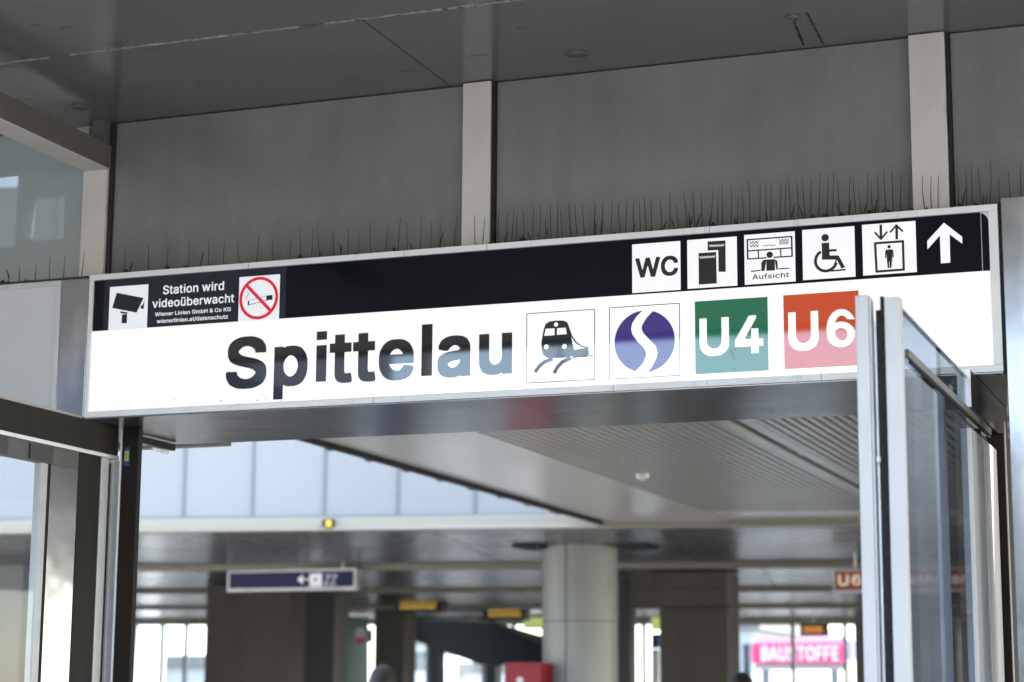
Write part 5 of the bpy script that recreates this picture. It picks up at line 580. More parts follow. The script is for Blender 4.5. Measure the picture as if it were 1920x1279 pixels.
# second screen, seen edge on
rs2 = thing('glass_screen', 'glass screen seen edge on, pale front profile just left of the dark brush gap', 'glass screen', (-1., -.7, 0), 'glass screens beside the entrance')
xA0, xA1 = on(1612.5, 900, 1, ys0).x, on(1640, 900, 1, ys0).x
post(rs2, xA0, xA1-.004, ys0-.01, ys0+.05, 0, 2.676)
box('glass_pane', (xA0+.006, ys0+.05, .05), (xA0+.014, -.1, 2.62), M['glass_clear'], rs2)
box('side_plate', (xA1-.003, ys0+.004, 0), (xA1, ys0+.045, 2.668), M['alu'], rs2)
post(rs2, xA1+.003, xA1+.009, ys0+.03, ys0+.05, 0, 2.61, 'alu', .001, 'inner_strip')
post(rs2, xA1+.010, xB0-.001, ys0+.02, ys0+.06, 0, 2.64, 'rubber', .001, 'brush_seal')
box('brush_cap', (xB0-.011, ys0+.004, 2.62), (xB0-.002, ys0+.03, 2.672), M['bronze'], rs2)
p = on(1648, 860, 1, ys0)
box('bolt', (xA1+.004, ys0+.006, p.z-.008), (xA1+.014, ys0+.02, p.z+.006), M['white_plastic'], rs2, bev=.002)
post(rs2, xA0, xA0+.03, -.16, -.11, 0, 2.62)
yv = on(1768, 900, 0, xA0+.02).y
post(rs2, xA0+.004, xA0+.016, yv, yv+.012, 0, 2.6, 'alu', .001, 'pane_edge')
# sliding leaf of the door behind the screens
dl = thing('sliding_door_leaf', 'narrow framed glass door leaf parked behind the right wind screen', 'door', (-1.1, .12, 0))
box('glass_pane', (-1.22, .15, .06), (-.93, .156, 2.50), M['glass_clear'], dl)
post(dl, -1.245, -1.22, .14, .168, .02, 2.54, 'alu')

# ================================================================== LEFT GLASS SCREEN
XL = -4.2
ls = thing('glass_screen', 'glass wind screen with dark closer boxes and bronze posts below the blank panel', 'glass screen', (XL, -.3, 0), 'glass screens beside the entrance')
box('roof_plate', (-6.4, -1.9, 2.688), (XL-.016, -.004, 2.6965), M['bronze_light'], ls, bev=.001)
box('header_return', (XL-.05, -1.9, 2.572), (XL-.002, .236, 2.684), M['bronze'], ls, bev=.001)
box('rail', (XL-.05, -1.9, 2.556), (XL+.004, .236, 2.571), M['alu'], ls, bev=.002)
def YL_(px, py=1000): return on(px, py, 0, XL).y
zr0, zr1 = 2.488, 2.555
box('closer_rail', (XL-.04, -1.9, zr0), (XL-.001, YL_(142), zr1), M['pillar_grey'], ls, bev=.002)
for a, b in ((-14, 12), (55, 98)):
    box('closer_box', (XL-.001, on(a, 840, 0, XL).y, zr0+.004), (XL+.006, on(b, 850, 0, XL).y, zr1-.006), M['case_black'], ls, bev=.001)
box('glass_pane', (XL-.012, -1.9, .05), (XL-.004, YL_(70), zr0), M['glass'], ls)
post(ls, XL-.03, XL, YL_(72), YL_(84), 0, zr0-.001, 'alu_mid', .001)
post(ls, XL-.028, XL-.004, YL_(84.5), YL_(90), 0, zr0-.001, 'rubber', .0005, 'brush_seal')
box('polished_plate', (XL-.03, YL_(90.5), 0), (XL-.002, YL_(142), zr0-.001), M['plate_steel'], ls)
post(ls, XL-.04, XL-.001, YL_(143), YL_(184), 0, 2.555, 'bronze', .002, 'post')
post(ls, XL-.03, XL, YL_(185), YL_(199), 0, 2.555, 'alu_mid', .002)
post(ls, XL-.03, XL-.008, YL_(199.5), YL_(206), 0, 2.54, 'rubber', .0005, 'brush_seal')
post(ls, XL-.03, XL+.001, YL_(206.5), YL_(221), 0, 2.555, 'alu_mid', .002)
lj = thing('door_jamb', 'dark bronze door jamb post with a small yellow sticker, below the left end of the sign', 'door jamb', (XL+.05, .3, 0))
yj = .25
xa2, xb2 = on(224, 900, 1, yj).x, on(257, 900, 1, yj).x
box('post', (xa2+.006, yj, 0), (xb2, yj+.03, 2.683), M['bronze'], lj, bev=.003)
box('edge_strip', (xa2, yj-.004, 0), (xa2+.0055, yj+.02, 2.683), M['alu_bright'], lj, bev=.001)
p = on(238, 856, 1, yj)
box('sticker', (p.x-.012, yj-.0015, p.z-.036), (p.x+.012, yj-.0005, p.z+.036), M['sticker_blue'], lj)
box('sticker_mark', (p.x-.008, yj-.0025, p.z-.018), (p.x+.009, yj-.0016, p.z+.022), M['sticker_yellow'], lj)
box('sticker_letter', (p.x-.002, yj-.0032, p.z-.010), (p.x+.002, yj-.0026, p.z+.014), M['sticker_blue'], lj)

# ================================================================== BIRD SPIKES
def spike_mesh(h, lean, wob):
    bm = bmesh.new(); pts = []
    ph = random.uniform(0, 6)
    for i in range(7):
        f = i/6; pts.append((.13*(lean*f+wob*math.sin(ph+f*5)*f), .13*wob*.6*math.cos(ph+f*4)*f, .13*h*f))
    tube(bm, pts, [.0018, .0018, .0017, .0015, .0013, .0011, .0008], 5)
    me = bpy.data.meshes.new('spike'); bm.to_mesh(me); bm.free(); me.materials.append(M['spike']); return me
variants = [spike_mesh(1, random.uniform(-.14, .14), random.uniform(.0, .03)) for _ in range(14)]
def spike_strip(x0, x1, pitch, hmin, hmax, label, dirt, ybase=.03):
    t = thing('bird_spike_strip', label, 'bird spikes', ((x0+x1)/2, ybase, Z1), 'bird spikes along the ledges')
    box('base', (x0, ybase-.008, Z1-.012), (x1, ybase+.008, Z1+.003), M['spike'], t)
    x = x0+.02
    while x < x1-.01:
        o = bpy.data.objects.new('spike', random.choice(variants)); link(o, t)
        h = random.uniform(hmin, hmax)
        if random.random() < .12: h *= .75
        o.scale = (1, 1, h/.13); o.rotation_euler = (random.uniform(-.06, .06), 0, random.uniform(0, 6.28))
        o.location = Vector((x, ybase+random.uniform(-.006, .01), Z1-.004))-wpos(t)
        x += pitch*random.uniform(.7, 1.3)
    bm = bmesh.new()        # clumps of grime, feathers and nest stuff caught at the foot of the spikes
    for _ in range(int(2+(x1-x0)*dirt*.6)):
        cx = random.uniform(x0, x1); s = random.uniform(.003, .011)
        r = bmesh.ops.create_icosphere(bm, subdivisions=1, radius=s)['verts']
        k = (random.uniform(.7, 1.6), random.uniform(.5, 1), random.uniform(.5, 2.4))
        for v in r: v.co = Vector((v.co.x*k[0]+cx, v.co.y*k[1]+ybase+random.uniform(-.004, .02), v.co.z*k[2]+Z1+.002))
    for _ in range(int((x1-x0)*dirt*.3)):
        cx = random.uniform(x0, x1); h = random.uniform(.02, .07); l_ = random.uniform(-.02, .02)
        tube(bm, [(cx, ybase, Z1), (cx+l_*.4, ybase+.004, Z1+h*.5), (cx+l_, ybase, Z1+h)], [.0022, .003, .001], 4)
    o = obj('grime', bm, M['dirt'], t); o['kind'] = 'stuff'
xs_ = [on(x, 450, 1, .03).x for x in (245, 868, 922, 1712)]
spike_strip(-4.9, -4.24, .075, .085, .11, 'short sparse strip of bird spikes on the blank panel ledge at the far left', 8, .03)
spike_strip(-4.10, -3.35, .085, .10, .12, 'sparse strip of thin bird spikes above the notice and first letters of the station name', 12)
spike_strip(-3.35, xs_[1], .045, .11, .14, 'strip of bird spikes ending at the middle post, above the plain black band', 30)
spike_strip(-2.66, -2.58, .03, .10, .13, 'few bird spikes standing in front of the middle post', 20)
spike_strip(xs_[2], -1.9, .027, .12, .155, 'dense grimy strip of bird spikes just right of the middle post', 60)
spike_strip(-1.9, xs_[3], .024, .13, .17, 'dense grimy strip of bird spikes above the white pictograms', 75)
spike_strip(-1.06, -.97, .022, .12, .15, 'tuft of bird spikes standing in front of the right post', 20)
spike_strip(-.95, -.1, .028, .12, .16, 'strip of bird spikes over the right end of the sign and steel pillar', 50)

# ================================================================== HALL BEHIND
ZH = 3.30
A11 = R(11); E = Vector((math.cos(A11), math.sin(A11), 0)); N = Vector((-math.sin(A11), math.cos(A11), 0))
P1 = Vector((-6.65, 10.60, 0))
def skew(dist):            # matrix: local x along the beam, y away from the viewer
    o_ = P1+N*dist
    return Matrix.Translation(o_) @ Matrix.Rotation(A11, 4, 'Z')
def edge_y(X, dist=0): o_ = P1+N*dist; return o_.y+(X-o_.x)*math.tan(A11)
hc = bpy.data.objects.new('hall_ceiling', None); link(hc, kind='structure'); hc.location = (-3, 5, ZH)
def strip(name, xa_, xb_, y0, z0, z1, m, par, back=0.):
    bm = bmesh.new(); vs_ = []
    for z in (z0, z1):
        vs_.append([bm.verts.new(c_) for c_ in ((xa_, y0, z), (xb_, y0, z), (xb_, edge_y(xb_)-back, z), (xa_, edge_y(xa_)-back, z))])
    a, b = vs_; bm.faces.new(a[::-1]); bm.faces.new(b)
    for i in range(4): bm.faces.new((a[i], a[(i+1) % 4], b[(i+1) % 4], b[i]))
    return obj(name, bm, m, par)
XE, XJ1, XJ2 = -5.66, -4.548, -2.965
strip('panel', XE, XJ1-.035, .82, ZH, ZH+.05, M['hall_panel'], hc)
strip('edge_trim', XE-.05, XE-.004, .82, ZH-.03, ZH+.25, M['bronze'], hc)
for k in range(9):         # clips on the edge trim
    box('clip', (XE-.075, 4.6+k*.62, ZH-.035), (XE-.052, 4.68+k*.62, ZH+.0), M['pillar_grey'], hc)
strip('joint', XJ1-.034, XJ1+.003, .82, ZH+.03, ZH+.05, M['void_black'], hc)
sl_w = .062
def slats(xa_, xb_, back):
    x = xa_
    while x < xb_-.03:
        strip('slat', x, x+sl_w*.50, .82, ZH, ZH+.045, M['hall_slat'], hc, back); x += sl_w
slats(XJ1+.006, XJ2-.11, .72); strip('panel', XJ2-.11, XJ2-.035, .82, ZH-.002, ZH+.03, M['hall_slat'], hc)
strip('joint', XJ2-.034, XJ2+.029, .82, ZH+.03, ZH+.05, M['void_black'], hc)
strip('panel', XJ2+.03, XJ2+.11, .82, ZH-.002, ZH+.03, M['hall_slat'], hc)
slats(XJ2+.115, 1.2, .72)
strip('ceiling_backing', XJ1, 10, .82, ZH+.055, ZH+.30, M['void_black'], hc)
strip('panel', 1.25, 10, .82, ZH, ZH+.03, M['hall_panel'], hc)
bm = bmesh.new()           # end panel that closes the slats off before the beam
for zz in (ZH-.004, ZH+.02):
    pass
vA = [(XJ1+.004, edge_y(XJ1)-.715), (1.2, edge_y(1.2)-.715), (1.2, edge_y(1.2)-.06), (XJ1+.004, edge_y(XJ1)-.06)]
a = [bm.verts.new((x, y, ZH-.004)) for x, y in vA]; b = [bm.verts.new((x, y, ZH+.03)) for x, y in vA]
bm.faces.new(a[::-1]); bm.faces.new(b)
for i in range(4): bm.faces.new((a[i], a[(i+1) % 4], b[(i+1) % 4], b[i]))
obj('end_panel', bm, M['hall_panel'], hc)
yc = on(1300, 862, 2, ZH).y
for k in range(54):        # small bright clips of the carrier across the slats
    x = XJ1+.03+k*sl_w*1.0
    if x < 1.1: box('slat_clip', (x, yc-.02, ZH+.002), (x+.02, yc+.02, ZH+.012), M['alu'], hc)
p = on(1205, 889, 2, ZH)
t = thing('smoke_detector', 'small white round detector on the slatted hall ceiling', 'smoke detector', (p.x, p.y, ZH))
bm = bmesh.new(); lathe(bm, p, [(.05, ZH-.001), (.05, ZH-.02), (.038, ZH-.035), (.015, ZH-.042)], 28); smooth(obj('housing', bm, M['white_plastic'], t))
bm = bmesh.new(); lathe(bm, p, [(.012, ZH-.042), (.012, ZH-.048), (.004, ZH-.05)], 14); obj('sensor', bm, M['alu'], t)
# dark glossy ceiling beyond the first beam, panels between the beams
hc2 = bpy.data.objects.new('inner_ceiling', None); link(hc2, kind='structure'); hc2.location = (-6, 20, ZH)
DB = [0, 5.15, 9.75, 14.2, 18.6]
for k in range(4):
    mm = skew(DB[k]); L = DB[k+1]-DB[k]; x = -16+k*.7
    while x < 15:
        box('panel', (x+.006, .13, ZH+.0), (x+2.18-.006, L-.005, ZH+.03), M['hall_dark_panel'], hc2, mtx=mm); x += 2.18
box('ceiling_backing', (-18, .13, ZH+.035), (16, 22.5, ZH+.5), M['void_black'], hc2, mtx=skew(0))
words = ['nearest', 'second', 'third', 'fourth', 'farthest']
for k, d in enumerate(DB):
    t = thing('ceiling_beam', ['cream painted ceiling beam carrying the frosted glass wall, nearest the entrance', 'pale ceiling beam crossing behind the round column top, second from the entrance', 'thin pale ceiling beam seen between the column and dark pillar, third from the entrance', 'dim ceiling beam just above the hanging displays, fourth from the entrance', 'far ceiling beam over the bright window wall at the back'][k], 'beam', tuple(P1+N*d+Vector((0, 0, ZH))), 'ceiling beams across the hall')
    box('web', (-16, 0, ZH-.035), (14, .12, ZH+.06), M['beam_cream'], t, mtx=skew(d), bev=.004)
    box('flange', (-16, -.014, ZH-.062), (14, .135, ZH-.036), M['beam_cream'], t, mtx=skew(d), bev=.004)
# frosted glass wall standing on the first beam
fg = thing('frosted_glass_wall', 'tall bluish white frosted glass wall standing on the first ceiling beam', 'glass wall', tuple(P1+Vector((-3, 0, ZH))))
nrm = N
def on_skew(px, py, dist=0):
    d_ = FW+RT*((px-960)/F_PX)-UP*((py-639.5)/F_PX); o_ = P1+N*dist
    tt = (o_-CAM).dot(N)/d_.dot(N); q_ = CAM+d_*tt; return (q_-o_).dot(E), q_.z
ms = [on_skew(x, 930)[0] for x in (343, 472, 607, 745, 890, 1037)]; stp = (ms[-1]-ms[0])/5
ms = [ms[0]-stp*k for k in range(6, 0, -1)]+ms
m0 = skew(.03)
for a, b in zip(ms, ms[1:]):
    box('frosted_pane', (a+.014, 0, ZH+.075), (b-.014, .02, 6.6), M['frost_glass'], fg, mtx=m0)
for a in ms: box('mullion', (a-.013, -.012, ZH+.062), (a+.013, .03, 6.6), M['mullion'], fg, mtx=m0)
box('sill', (ms[0], -.02, ZH+.0605), (ms[-1], .06, ZH+.0745), M['mullion'], fg, mtx=m0)
box('roof_block', (ms[0], .07, ZH+.55), (ms[-1]+1.5, .6, 6.6), M['wall_grey'], fg, mtx=m0)
a_, z_ = on_skew(618, 983)
t = thing('marker_lamp', 'tiny yellow and black marker on the cream beam under the frosted glass wall', 'marker', tuple(skew(0) @ Vector((a_, -.02, z_))))
box('housing', (a_-.055, -.05, ZH-.03), (a_+.055, -.016, ZH+.035), M['case_black'], t, mtx=skew(0))
box('lens', (a_-.022, -.058, ZH-.032), (a_+.028, -.051, ZH+.025), M['yellow'], t, mtx=skew(0))
# left side of the light well
box('well_wall', (-27.5, .8, 0), (-27, 40, 5.2), M['light_facade'], kind='structure')
t = thing('light_well_window_wall', 'grey wall with pale window openings showing through the corner glass panel', 'wall', (-6, 1.3, 2.7))
yw = 1.25
def wq(px, py): p_ = on(px, py, 1, yw); return p_.x, p_.z
ax, az = wq(50, 362); bx, bz = wq(118, 447); cx_, cz_ = wq(28, 450); dx, dz = wq(-60, 330)
e = .03
zt_, zb_ = az, bz
for (x0_, x1_, z0_, z1_) in ((-9, dx, 2.75, 5.2), (dx, cx_, dz, 5.2), (dx, cx_, 2.75, zb_-.02), (cx_, ax, 2.75, 5.2), (ax, bx, zt_-.01, 5.2), (ax, bx, 2.75, zb_+.0), (bx, -4.3, 2.75, 5.2)):
    box('wall_part', (x0_+.001, yw, z0_), (x1_-.001, yw+.08, z1_), M['wall_grey'], t)
for a, b, c_, d_ in ((dx, zb_-.02, cx_, dz), (ax, zb_, bx, zt_-.01)): box('window_frame', (a+.001, yw+.02, b), (c_-.001, yw+.04, b+.02), M['alu'], t)
# round clad column
cL, cR = on(1015, 1022, 2, ZH), on(1157, 1022, 2, ZH); cc2 = (cL+cR)/2; rcol = (cR-cL).length/2
cc2 += Vector((0, .15, 0)); ccx, ccy = cc2.x-.075, cc2.y+.1
col = thing('round_column', 'big round pale grey clad column holding the hall ceiling', 'column', (ccx, ccy, 0))
th0 = math.degrees(math.atan2(CAM.y-ccy, CAM.x-ccx))   # direction to the viewer
def shell(a0, a1, z0, z1, nme='cladding_panel'):
    bm = bmesh.new(); n_ = 26; g = []
    for i in range(n_+1):
        a = R(a0+(a1-a0)*i/n_); c_, s_ = math.cos(a), math.sin(a)
        g.append([bm.verts.new((ccx+r_*c_, ccy+r_*s_, z)) for r_, z in ((rcol, z0), (rcol, z1), (rcol-.02, z1), (rcol-.02, z0))])
    for A, B in zip(g, g[1:]):
        for j in range(4): bm.faces.new((A[j], A[(j+1) % 4], B[(j+1) % 4], B[j]))
    bm.faces.new(g[0]); bm.faces.new(g[-1][::-1]); return smooth(obj(nme, bm, M['column_clad'], col), 30)
zj = on(1086, 1163, 1, ccy-rcol).z
jt = math.degrees(math.asin((1086-1061)/71.)); js = [th0-jt-1+120*k for k in range(3)]
for k in range(3):
    for z0_, z1_ in ((zj+.004, ZH-.002), (zj-1.3, zj-.004), (0, zj-1.308)): shell(js[k]+.9, js[k]+120-.9, z0_, z1_)
bm = bmesh.new(); lathe(bm, (ccx, ccy), [(rcol-.025, 0), (rcol-.025, ZH-.003)], 40); smooth(obj('core', bm, M['joint_dark'], col))
# black slots in the ceiling either side of the column
for k, (a, b) in enumerate(((960, 1014), (1158, 1220))):
    pa, pb = on(a, 1026, 2, ZH-.03), on(b, 1026, 2, ZH-.03)
    t = thing('ceiling_slot', ('black slot shaped air outlet in the ceiling left of the round column', 'black slot shaped air outlet in the ceiling right of the round column')[k], 'air outlet', (pa.x, pa.y, ZH), 'air outlets beside the column')
    box('frame', (pa.x, pa.y, ZH-.035), (pb.x, pa.y+.4, ZH-.003), M['case_black'], t, bev=.005)
    box('slot', (pa.x+.03, pa.y+.03, ZH-.037), (pb.x-.03, pa.y+.37, ZH-.0355), M['joint_dark'], t)
# ---- dark square pillars and overhead boxes, placed at their own distances
def block(name, label, cat, px0, px1, py0, Y, depth, m, zb_=0, py1=None, ztop=None, cap=True):
    x0_, x1_ = on(px0, 1200, 1, Y).x, on(px1, 1200, 1, Y).x; z1_ = ztop or on((px0+px1)/2, py0, 1, Y).z
    if py1: zb_ = on((px0+px1)/2, py1, 1, Y).z
    t_ = thing(name, label, cat, ((x0_+x1_)/2, Y, zb_))
    box('body', (x0_, Y, zb_), (x1_, Y+depth, z1_), M[m], t_, bev=.01)
    if cap: box('seam', (x0_-.004, Y-.004, (zb_+z1_)/2-.004), (x1_+.004, Y+.02, (zb_+z1_)/2+.004), M['joint_dark'], t_)
    return t_
block('dark_pillar', 'wide dark brown pillar between the round column and the bright window', 'pillar', 1237, 1364, 1100, 17.5, .6, 'pillar_dark', ztop=ZH-.01)
block('dark_pillar', 'dark brown pillar standing left of the staircase window, behind the yellow displays', 'pillar', 702, 757, 1100, 24, .5, 'pillar_dark', ztop=ZH-.01)
block('dark_pillar', 'grey pillar under the hanging blue sign', 'pillar', 556, 626, 1100, 20, .5, 'pillar_grey', ztop=ZH-.01)
block('dark_pillar', 'broad brown pillar at the bottom left of the hall', 'pillar', 385, 540, 1100, 18.0, .5, 'pillar_dark', ztop=ZH-.01)
block('dark_pillar', 'narrow black pillar right of the round column', 'pillar', 1160, 1180, 1100, 19, .3, 'case_black', ztop=ZH-.01)
block('overhead_box', 'long dark service box under the ceiling, right of the round column', 'service box', 1182, 1364, 1072, 17.1, .35, 'pillar_dark', py1=1136)
block('overhead_box', 'dark loudspeaker box under the ceiling, above the yellow display', 'service box', 706, 800, 1074, 21, .5, 'case_black', py1=1116)
block('overhead_box', 'dark grey blind box above the staircase window', 'service box', 760, 1010, 1120, 27.5, .4, 'pillar_grey', py1=1160)
block('pale_pillar', 'pale grey green square pillar seen through the glass at the lower left edge', 'pillar', -80, 38, 1000, 14, .6, 'pale_concrete', ztop=ZH-.01)
block('pale_pillar', 'pale grey pillar behind the left glass screen, right of the greener one', 'pillar', 42, 90, 1000, 17, .6, 'pale_concrete', ztop=ZH-.01)
# ---- hanging signs
def hang_rods(t_, xs2, Y, z0):
    for x in xs2:
        bm = bmesh.new(); tube(bm, [(x, Y+.05, z0), (x, Y+.05, ZH)], .012, 8); obj('rod', bm, M['alu'], t_)
Y = 15.; t = thing('blue_hanging_sign', 'dark blue direction sign with white arrow hanging over the grey pillar', 'sign', tuple(on(600, 1087, 1, Y)))
g = lambda x, y: (on(x, y, 1, Y).x, on(x, y, 1, Y).z)
xa_, zb_ = g(430, 1104); xb_, zt_ = g(663, 1070)
box('case', (xa_-.03, Y, zb_-.035), (xb_+.035, Y+.1, zt_+.03), M['alu'], t, bev=.004)
box('face_panel', (xa_, Y-.004, zb_), (xb_, Y-.001, zt_), M['sign_blue'], t)
a = g(566, 1086)
polys('arrow', stroke([g(580, 1086), g(560, 1087)], .016)+[[g(558, 1087), g(568, 1077), g(568, 1096)]], Y-.008, Y-.005, M['sign_white'], t)
poly('pictogram_tile', [g(581, 1076), g(604, 1075), g(604, 1100), (g(581, 1100))], Y-.007, Y-.005, M['sign_white'], t)
poly('pictogram', circ(g(592, 1087), .022, 5), Y-.011, Y-.008, M['case_black'], t)
a, b = g(607, 1098), g(633, 1077); text('lettering', 'ZZ', a[0], b[0], a[1], b[1], Y-.007, M['sign_grey'], t, .02, shear=.2, thick=.002)
hang_rods(t, (g(641, 1000)[0], g(470, 1000)[0]), Y, zt_+.03)
Y = 15.; t = thing('brown_hanging_sign', 'long brown U6 direction sign hanging across the hall behind the right glass screens', 'sign', tuple(on(1700, 1087, 1, Y)))
xa_, zb_ = g(1566, 1107); xb_, zt_ = g(1925, 1065)
box('case', (xa_-.02, Y, zb_-.03), (xb_+.035, Y+.1, zt_+.02), M['alu'], t, bev=.004)
box('face_panel', (xa_, Y-.004, zb_), (xb_, Y-.001, zt_), M['sign_brown'], t)
for body, x0p, x1p in (('U6', 1572, 1615), ('Siebenhirten', 1640, 1816), ('2', 1886, 1897)):
    a, b = g(x0p, 1099), g(x1p, 1072); text('lettering', body, a[0], b[0], zb_+.045, zt_-.035, Y-.007, M['sign_text'], t, .02, thick=.002)
hang_rods(t, (g(1600, 1000)[0], g(1850, 1000)[0]), Y, zt_+.02)
def display(px0, px1, py0, py1, Y, m, label, rod=True, n_=7):
    gg = lambda x, y: (on(x, y, 1, Y).x, on(x, y, 1, Y).z)
    x0_, z0_ = gg(px0, py1); x1_, z1_ = gg(px1, py0); t_ = thing('departure_display', label, 'display', ((x0_+x1_)/2, Y, (z0_+z1_)/2), 'lit departure displays')
    box('case', (x0_, Y, z0_), (x1_, Y+.25, z1_), M['case_black'], t_, bev=.01)
    w_ = x1_-x0_; h_ = z1_-z0_; bm = bmesh.new()
    for r_ in range(2):
        x = x0_+.14*w_
        while x < x1_-.12*w_:
            l_ = random.uniform(.03, .10)*w_; zz = z0_+h_*(.24+.3*r_)
            add_box(bm, (x, Y-.006, zz), (min(x+l_, x1_-.1*w_), Y-.001, zz+h_*.22)); x += l_+.018*w_
    obj('screen_text', bm, M[m], t_)
    if rod: hang_rods(t_, ((x0_+x1_)/2,), Y, z1_)
display(738, 828, 1118, 1150, 23, 'led_amber', 'black display with dim yellow text hanging left of the round column, nearer the blue sign')
display(905, 985, 1133, 1164, 25, 'led_amber', 'black display with amber text hanging just left of the round column')
display(1500, 1548, 1169, 1192, 26, 'led_orange', 'small black display with orange text in front of the bright window')
t = block('red_cabinet', 'bright red cabinet standing at the left foot of the round column', 'cabinet', 946, 1014, 1242, 12.8, .5, 'red_box', cap=False)
q = on(975, 1276, 1, 12.8); poly('emblem', circ((q.x, q.z), .035, 20), 12.794, 12.799, M['billboard_white'], t)
box('door_panel', (on(950, 1250, 1, 12.8).x, 12.79, .1), (on(1010, 1250, 1, 12.8).x, 12.798, 1.70), M['red_box'], t, bev=.003)
# ---- window wall at the back
YW = 31.
ww = thing('window_wall', 'bright window wall with thin grey frames at the back of the hall', 'window', (-9, YW, 0))
zt3 = on(1450, 1152, 1, YW).z
xw = [on(x, 1200, 1, YW).x for x in (240, 300, 360, 420, 640, 700, 760, 830, 900, 1010, 1180, 1237, 1368, 1483, 1582, 1604)]
def WX(px): return on(px, 1200, 1, YW).x
open_ = [(245, 390), (628, 702), (757, 1015), (1183, 1238), (1300, 1602), (1835, 1915)]
# solid wall between the openings
cur = -26.
for a, b in open_:
    xa_, xb_ = WX(a), WX(b)
    if xa_ > cur: box('wall_part', (cur, YW, 0), (xa_, YW+.3, ZH+.5), M['wall_grey'], ww)
    box('lintel', (xa_, YW, zt3), (xb_, YW+.3, ZH+.5), M['wall_grey'], ww)
    cur = xb_
box('wall_part', (cur, YW, 0), (14, YW+.3, ZH+.5), M['wall_grey'], ww)
for a, b in open_:
    box('pane', (WX(a), YW+.12, 0), (WX(b), YW+.13, zt3), M['window_glass'], ww)
for x in (300, 345, 664, 800, 905, 960, 1205, 1365, 1485, 1583): box('frame_bar', (WX(x)-.035, YW+.05, 0), (WX(x)+.035, YW+.14, zt3), M['mullion'], ww)
for a, b in open_: box('frame_bar', (WX(a), YW+.06, zt3-.08), (WX(b), YW+.135, zt3), M['mullion'], ww)
# upper strip window (pale blinds) above the right opening
for k in range(5):
    a, b = 1372+k*48, 1412+k*48
    q0, q1 = on(a, 1148, 1, YW-.2), on(b, 1124, 1, YW-.2); box('blind', (q0.x, YW-.2, q0.z), (q1.x, YW-.15, q1.z), M['blank_panel'], ww)
# staircase / escalator truss
Y = 27.; g = lambda x, y: (on(x, y, 1, Y).x, on(x, y, 1, Y).z)
t = thing('escalator', 'dark navy sloping escalator side behind the round column', 'escalator', (*g(900, 1200)[:1], Y, 0))
poly('side_panel', [g(766, 1160), g(925, 1168), g(1030, 1212), g(1030, 1250), g(900, 1246), g(830, 1222), g(766, 1196)], Y, Y+.5, M['truss_navy'], t)
poly('handrail', [g(900, 1158), g(1030, 1196), g(1030, 1214), g(925, 1168), g(900, 1162)], Y-.1, Y-.01, M['pillar_grey'], t)
poly('support', [g(800, 1205), g(818, 1210), g(818, 1330), g(800, 1330)], Y+.1, Y+.4, M['truss_navy'], t)
poly('support', [g(906, 1240), g(925, 1244), g(925, 1330), g(906, 1330)], Y+.1, Y+.4, M['truss_navy'], t)
# teal glass lift shaft on the left of it
Y = 26.; t = thing('glass_kiosk', 'teal glass kiosk with red and white notices left of the dark pillar', 'kiosk', (*g(665, 1200)[:1], Y, 0))
poly('glass_side', [g(632, 1154), g(655, 1156), g(655, 1330), g(632, 1330)], Y, Y+.8, M['teal'], t)
poly('frame', [g(630, 1150), g(702, 1150), g(702, 1156), g(630, 1156)], Y-.05, Y+.9, M['alu'], t)
poly('notice', circ(g(677, 1187), .09, 24), Y-.02, Y, M['billboard_white'], t)
poly('notice', [g(668, 1196), g(686, 1196), g(686, 1205), g(668, 1205)], Y-.03, Y-.021, M['billboard_pink'], t)
poly('notice', [g(691, 1180), g(699, 1180), g(699, 1205), g(691, 1205)], Y-.03, Y, M['red_box'], t)
Y = 26.5; t = thing('lime_poster', 'lime green illuminated poster left of the round column', 'poster', (*g(1000, 1168)[:1], Y, g(1000, 1168)[1]))
poly('face_panel', [g(980, 1157), g(1016, 1158), g(1016, 1176), g(982, 1176)], Y, Y+.05, M['lime_poster'], t); poly('frame', [g(978, 1176), g(1018, 1176), g(1018, 1179), g(978, 1179)], Y-.01, Y+.06, M['alu'], t)
Y = 26.5; t = thing('lime_poster', 'small lime and blue poster in the slim window right of the round column', 'poster', (*g(1229, 1180)[:1], Y, g(1229, 1180)[1]))
poly('face_panel', [g(1221, 1158), g(1236, 1158), g(1236, 1182), g(1221, 1182)], Y, Y+.05, M['lime_poster'], t); poly('lower_panel', [g(1221, 1188), g(1236, 1188), g(1236, 1216), g(1221, 1216)], Y, Y+.05, M['sticker_blue'], t)
poly('stand', [g(1221, 1217), g(1236, 1217), g(1236, 1330), g(1221, 1330)], Y, Y+.05, M['alu'], t)
# ---- outside beyond the windows
Y = 46.; t = thing('billboard', 'pink roof sign with white letters BAUSTOFFE outside the bright window', 'billboard', (*g(1495, 1225)[:1], Y, 0))
box('board', (g(1410, 1220)[0], Y, g(1410, 1243)[1]), (g(1577, 1220)[0], Y+.3, g(1577, 1205)[1]), M['billboard_pink'], t)
box('grey_surround', (g(1408, 1220)[0], Y+.31, g(1410, 1256)[1]), (g(1582, 1220)[0], Y+.5, g(1577, 1192)[1]), M['pale_facade'], t)
a, b = g(1428, 1240), g(1572, 1211); text('lettering', 'BAUSTOFFE', a[0], b[0], a[1], b[1], Y-.04, M['billboard_white'], t, .035, thick=.03)
for x in (1430, 1560): box('leg', (g(x, 1300)[0]-.1, Y+.32, 0), (g(x, 1300)[0]+.1, Y+.5, g(x, 1250)[1]), M['mullion'], t)
t = thing('poster_column', 'lilac and blue poster beside the pink roof sign', 'poster', (*g(1592, 1220)[:1], Y, 0))
box('face_panel', (g(1586, 1200)[0], Y, g(1590, 1238)[1]), (g(1600, 1200)[0], Y+.2, g(1590, 1200)[1]), mat('lilac', (.45, .4, .75), .5), t)
